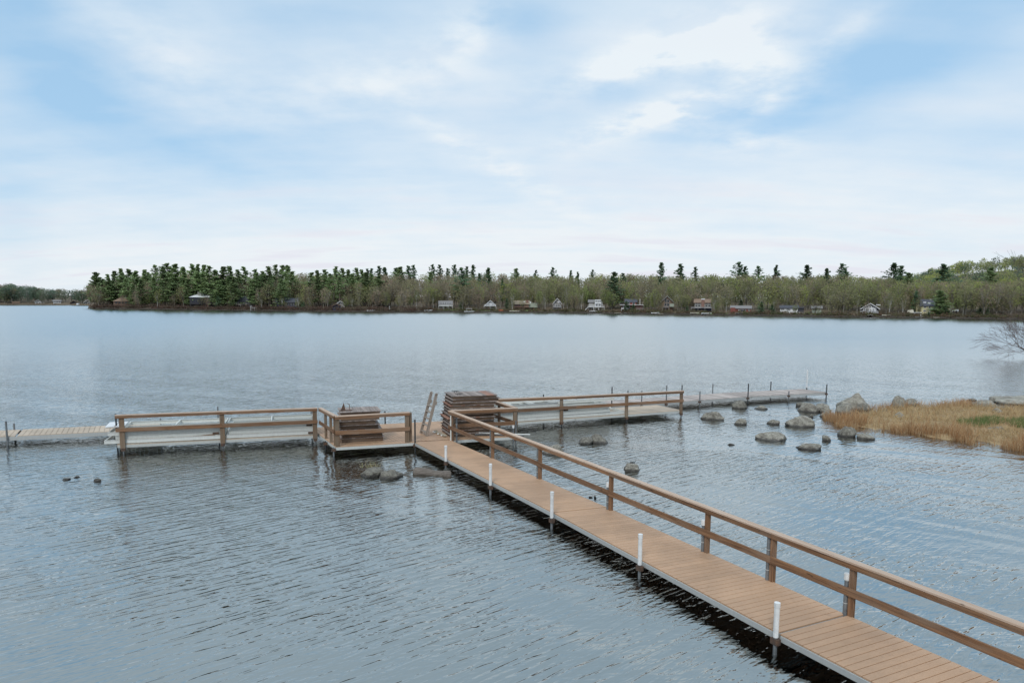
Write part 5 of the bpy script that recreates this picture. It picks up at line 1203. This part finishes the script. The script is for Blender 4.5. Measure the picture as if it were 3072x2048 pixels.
# turtles: one continuous body (neck, limbs, tail) and a domed shell
def turtle(label, p, ang, L, neck):
    r = thing('turtle', label, 'turtle', p, ang)
    V = []; Fc = []; ns, nn = 7, 18
    for i in range(ns):
        f = i / (ns - 1); rr = math.cos(f * math.pi / 2) ** .8
        for j in range(nn):
            t = 2 * math.pi * j / nn; V.append((math.cos(t) * L * .5 * rr, math.sin(t) * L * .40 * rr, L * .06 + L * .24 * math.sin(f * math.pi / 2)))
    for i in range(ns - 1):
        for j in range(nn): Fc.append((i * nn + j, i * nn + (j + 1) % nn, (i + 1) * nn + (j + 1) % nn, (i + 1) * nn + j))
    obj('shell', mesh_np('shell', V, Fc, 'turtle_shell', True), r)
    me = bpy.data.meshes.new('body'); vs_ = [(0, 0, .07), (.38, 0, .09), (.56, 0, .09 + neck * .45), (.70, 0, .09 + neck), (.84, 0, .10 + neck * 1.08), (.30, .30, .05), (.42, .46, .015), (.30, -.30, .05), (.42, -.46, .015), (-.32, .28, .05), (-.46, .42, .015), (-.32, -.28, .05), (-.46, -.42, .015), (-.45, 0, .05), (-.66, 0, .02)]
    me.from_pydata([(x * L, y * L, z * L) for x, y, z in vs_], [(0, 1), (1, 2), (2, 3), (3, 4), (1, 5), (5, 6), (1, 7), (7, 8), (0, 13), (13, 14), (13, 9), (9, 10), (13, 11), (11, 12)], [])
    o = obj('body', me, r); me.materials.append(MAT['turtle_skin'])
    sk = o.modifiers.new('skin', 'SKIN'); rad = [.20, .12, .055, .055, .06, .07, .055, .07, .055, .06, .05, .06, .05, .09, .012]
    for i, sv in enumerate(me.skin_vertices[0].data): sv.radius = (rad[i] * L, rad[i] * L * .8); sv.use_root = i == 0
    o.modifiers.new('sub', 'SUBSURF').levels = 2; o.modifiers['sub'].render_levels = 2
p = at(1896, 1415, 0); nv = Vector((p.x, p.y)).normalized(); q = p + Vector((nv.x, nv.y, 0)) * .28; turtle('dark turtle with raised neck basking on the small rock beyond the handrail', (q.x, q.y, zat(q, 1388.5)), R(2), .17, .42)
q = at(1338, 1420, 0); q = q + Vector((0, .14, 0)); turtle('turtle with a shiny shell basking on the floating log', (q.x, q.y, zat(q, 1408.5)), R(0), .18, .18)

# reed bed on a low marshy bar
RB_ = [(2490, 1258), (2520, 1238), (2640, 1222), (2760, 1216), (2900, 1218), (3072, 1222), (3400, 1228), (3400, 1375), (3200, 1362), (3072, 1352), (2950, 1336), (2850, 1322), (2760, 1308), (2660, 1300), (2570, 1288), (2510, 1275)]
poly = [at(x, y, 0) for x, y in RB_]; cx = sum(q.x for q in poly) / len(poly); cy = sum(q.y for q in poly) / len(poly)
def inside(x, y):
    c = False; n = len(poly); j = n - 1
    for i in range(n):
        a, b = poly[i], poly[j]
        if (a.y > y) != (b.y > y) and x < (b.x - a.x) * (y - a.y) / (b.y - a.y) + a.x: c = not c
        j = i
    return c
def edged(x, y):
    d = 9
    for i in range(len(poly)):
        a, b = poly[i - 1], poly[i]; ab = Vector((b.x - a.x, b.y - a.y)); t = max(0, min(1, Vector((x - a.x, y - a.y)).dot(ab) / ab.dot(ab))); d = min(d, (Vector((a.x, a.y)) + ab * t - Vector((x, y))).length)
    return d
x0, x1 = min(q.x for q in poly), max(q.x for q in poly); y0, y1 = min(q.y for q in poly), max(q.y for q in poly)
nx, ny = 110, 60; V = []; Fc = []
def marsh_z(x, y):
    d = edged(x, y) if inside(x, y) else -edged(x, y)
    return max(-.25, min(.20, d * .16 - .10)) + .15 * mnoise.noise(Vector((x * .8, y * .9, 3))) + .025 * mnoise.noise(Vector((x * 3, y * 3, 1)))
for i in range(nx):
    for j in range(ny): x = lerp(x0 - .5, x1, i / (nx - 1)); y = lerp(y0 - .5, y1 + .5, j / (ny - 1)); V.append((x, y, marsh_z(x, y)))
for i in range(nx - 1):
    for j in range(ny - 1): Fc.append((i * ny + j, (i + 1) * ny + j, (i + 1) * ny + j + 1, i * ny + j + 1))
structure(obj('marsh_ground', mesh_np('marsh_ground', V, Fc, 'marsh', True)))
RKP = [(q[1], q[2], q[4]) for q in RK[16:]]
STRAW = [(.46, .265, .125), (.43, .235, .11), (.51, .34, .185), (.34, .185, .09), (.56, .42, .26)]
C = []; M_ = []
rg = random.Random(5)
while len(C) < 15000:
    x, y = rg.uniform(x0 - .4, x1 - 3), rg.uniform(y0 - .4, y1 + .3); ins_ = inside(x, y); d = edged(x, y)
    if not ins_ and d > .35: continue
    q = px((x, y, 0)); front = q[1] > 1262 + (q[0] - 2500) * .055
    cl = mnoise.noise(Vector((x * .55, y * .75, 7))) + .5 * mnoise.noise(Vector((x * 1.6, y * 1.6, 2)))
    pr = (.95 if d < (1.6 if front else .9) else .35 if d < 2.2 else .06) * min(1, max(.02, (cl + .02) / .35))
    if ins_ and 2790 < q[0] < 2900 and 1250 < q[1] < 1290: pr *= .25
    if rg.random() > pr: continue
    if any(abs(q[0] - (a0 + a1) / 2) < (a1 - a0) * .5 and -4 < q[1] - yb_ < 16 for a0, a1, yb_ in RKP) and rg.random() > .12: continue
    C.append((x, y, max(marsh_z(x, y), -.1) - .02)); M_.append(d)
grass('reeds', 'tawny dry reed bed on the bar at the right', C, (.12, .54), (.009, .018), STRAW, 41, .2)
C = []
while len(C) < 9000:
    x, y = rg.uniform(x0, x1 - 3), rg.uniform(y0, y1)
    if inside(x, y) and edged(x, y) > .8: C.append((x, y, marsh_z(x, y) - .02))
grass('matted_grass', 'flattened pale straw inside the reed bed', C, (.12, .32), (.012, .026), [(.55, .42, .24), (.50, .36, .19), (.44, .30, .15)], 42, .8)
C = []
while len(C) < 4000:
    x, y = rg.uniform(x0, x1 - 3), rg.uniform(y0, y1); q = px((x, y, .15))
    if not inside(x, y): continue
    if ((q[0] - 2955) / 70) ** 2 + ((q[1] - 1270) / 11) ** 2 < 1 or ((q[0] - 2893) / 22) ** 2 + ((q[1] - 1270) / 8) ** 2 < 1 or ((q[0] - 3070) / 50) ** 2 + ((q[1] - 1275) / 12) ** 2 < 1: C.append((x, y, marsh_z(x, y) - .02))
grass('green_grass', 'fresh green grass patch in the middle of the reeds', C, (.10, .26), (.012, .024), [(.13, .20, .06), (.17, .23, .08), (.24, .25, .11)], 43, .3)

# bare shrub and bare tree at the right edge
def branches(m_, p, d, L, r, depth, rng, droop=0.0, split=3, spread=.55, minr=.006):
    q = p; segs = 4
    for i in range(segs):
        d = (d + Vector((rng.gauss(0, .13), rng.gauss(0, .13), rng.gauss(0, .10) - droop))).normalized(); e = q + d * L / segs
        r2 = r * (1 - .13); m_.tube(q, e, max(r, minr), max(r2, minr), 5 if r > .03 else 4 if r > .012 else 3); r = r2; q0 = q; q = e
        if depth > 0 and i > 0:
            for _ in range(1 if i < segs - 1 else split):
                ax = Vector((rng.gauss(0, 1), rng.gauss(0, 1), rng.gauss(.15, .7))).normalized()
                branches(m_, q, (d + ax * spread * rng.uniform(.6, 1.3)).normalized(), L * rng.uniform(.5, .75), r * .62, depth - 1, rng, droop, split, spread, minr)
def woody(name, label, p, stems, mat, cat):
    r = thing(name, label, cat, p)
    tm = MB(); rng = random.Random(77 + len(stems))
    for (d, L, rr, dep, droop) in stems:
        b = MB(); branches(b, Vector((rng.gauss(0, .1), rng.gauss(0, .1), -.1)), Vector(d).normalized(), L, rr, dep, rng, droop); obj('limb', b.mesh('limb', mat), r)
    return r
sp_ = at(3118, 1074, 0)
woody('bare_shrub', 'leafless brown shrub overhanging the water at the right edge', (sp_.x, sp_.y, .0), [((-1, -.1, .55), 3.0, .045, 3, .02), ((-1, .1, .9), 2.6, .04, 3, .02), ((-1, -.4, .28), 3.2, .05, 3, -.02), ((-.6, .3, 1.1), 2.4, .04, 3, .0), ((-.5, -.3, .8), 2.2, .04, 3, .0), ((-.9, .3, .4), 2.4, .04, 3, .02), ((.1, .2, 1.2), 2.2, .04, 3, 0), ((-.3, -.2, 1.2), 2.0, .04, 3, 0)], 'twig_red', 'shrub')
tp_ = at(3250, 1082, 0)
tr = woody('bare_tree', 'leafless tree at the right edge whose branches reach into the picture', (tp_.x, tp_.y, .0), [((-.05, 0, 1), 5.5, .17, 0, 0)], 'twig', 'tree')
rng = random.Random(12)
for zb, d, L in ((1.8, (-1, -.1, .18), 4.4), (2.6, (-1, .2, .30), 4.6), (3.4, (-1, -.2, .35), 4.6), (4.2, (-1, 0, .5), 4.4), (4.9, (-.9, .2, .75), 4.4), (5.2, (-.8, -.2, .95), 4.6), (5.2, (.2, .1, 1.2), 4.0), (4.4, (.8, .1, .8), 3.5)):
    b = MB(); branches(b, Vector((-.05 * zb, 0, zb)), Vector(d).normalized(), L, .065, 3, rng, .0, 2, .5, .008); obj('branch', b.mesh('branch', 'twig'), tr)
# low bank carrying the shrub and the tree, just outside the frame
bk = MB(); c = at(3330, 1078, 0); ring = []
for i in range(20):
    a = 2 * math.pi * i / 20; k = 1 + .15 * math.sin(3 * a + 1); ring.append((c.x + math.cos(a) * 6.4 * k, c.y + math.sin(a) * 4.0 * k))
bk.v = [(x, y, -.3) for x, y in ring] + [(c.x + (x - c.x) * .8, c.y + (y - c.y) * .8, .25) for x, y in ring] + [(c.x, c.y, .5)]
bk.f = [(i, (i + 1) % 20, 20 + (i + 1) % 20, 20 + i) for i in range(20)] + [(20 + i, 20 + (i + 1) % 20, 40) for i in range(20)]
structure(obj('shore_bank', bk.mesh('shore_bank', 'bank_dark', True)))
#>>NEAR
# ------------------------------------------------------------------ place the deferred trees
LOOK = {'point': 'tall white pine in the dense pines on the wooded point', 'grove': 'tall pine in the green grove left of the middle of the far shore',
        'ridge': 'dark pine', 'shrub': 'small dense dark evergreen', 'birch': 'pale-trunked birch', 'fresh': 'yellow-green budding tree'}
CAT = {'point': 'pine tree', 'grove': 'pine tree', 'ridge': 'pine tree', 'shrub': 'evergreen', 'birch': 'birch tree', 'fresh': 'tree'}
NM = {'point': 'pine_tree', 'grove': 'pine_tree', 'ridge': 'pine_tree', 'shrub': 'evergreen_shrub', 'birch': 'birch_tree', 'fresh': 'budding_tree'}
GRP = {'point': 'pines on the wooded point', 'grove': 'pines in the green grove', 'ridge': 'single pines above the hardwoods', 'shrub': 'small evergreens by the far waterline', 'birch': 'birches on the far shore', 'fresh': 'freshly budding trees on the far shore'}
NTH = ['nearest', 'second', 'third', 'fourth', 'fifth', 'sixth', 'seventh', 'eighth', 'ninth', 'tenth', 'eleventh', 'twelfth']
_o = ['first', 'second', 'third', 'fourth', 'fifth', 'sixth', 'seventh', 'eighth', 'ninth', 'tenth', 'eleventh', 'twelfth', 'thirteenth', 'fourteenth', 'fifteenth', 'sixteenth', 'seventeenth', 'eighteenth', 'nineteenth']
CNT = _o + ['twentieth'] + ['twenty-' + q for q in _o[:9]] + ['thirtieth'] + ['thirty-' + q for q in _o[:9]] + ['fortieth'] + ['forty-' + q for q in _o[:9]] + ['fiftieth'] + ['fifty-' + q for q in _o[:9]] + ['sixtieth'] + ['sixty-' + q for q in _o[:9]] + ['seventieth'] + ['seventy-' + q for q in _o[:9]] + ['eightieth'] + ['eighty-' + q for q in _o[:9]]
bins = {}
for t in TREES:
    kind, x = t[0], t[1]
    if kind in ('point', 'grove'): continue
    lx, ln = min(LAND, key=lambda q: abs(q[0] - x)) if LAND else (0, 'shore')
    bins.setdefault((kind, ln, x >= lx), []).append((abs(x - lx), t))
labels = {}
for (kind, ln, rt), lst in bins.items():
    lst.sort(key=lambda q: q[0])
    for i, (_, t) in enumerate(lst):
        labels[id(t)] = f"{LOOK[kind]} {'nearest on the' if i == 0 else NTH[i] + ' to the'} {'right' if rt else 'left'} of the {ln}"
for gk, txt in (('point', 'pine from the left end of the wooded point'), ('grove', 'pine from the left in the green grove left of the middle')):
    for i, t in enumerate(sorted([t for t in TREES if t[0] == gk], key=lambda t: t[1])):
        labels[id(t)] = f'tall {CNT[i]} {txt}'
for t in TREES:
    kind, x, p, zb, h, w, trunk, crown, rz = t
    o = thing(NM[kind], labels.get(id(t), LOOK[kind]), CAT[kind], (p.x, p.y, zb), rz, GRP[kind]); o.scale = (h * w, h * w, h)
    obj('trunk', trunk, o); obj('crown', crown, o)
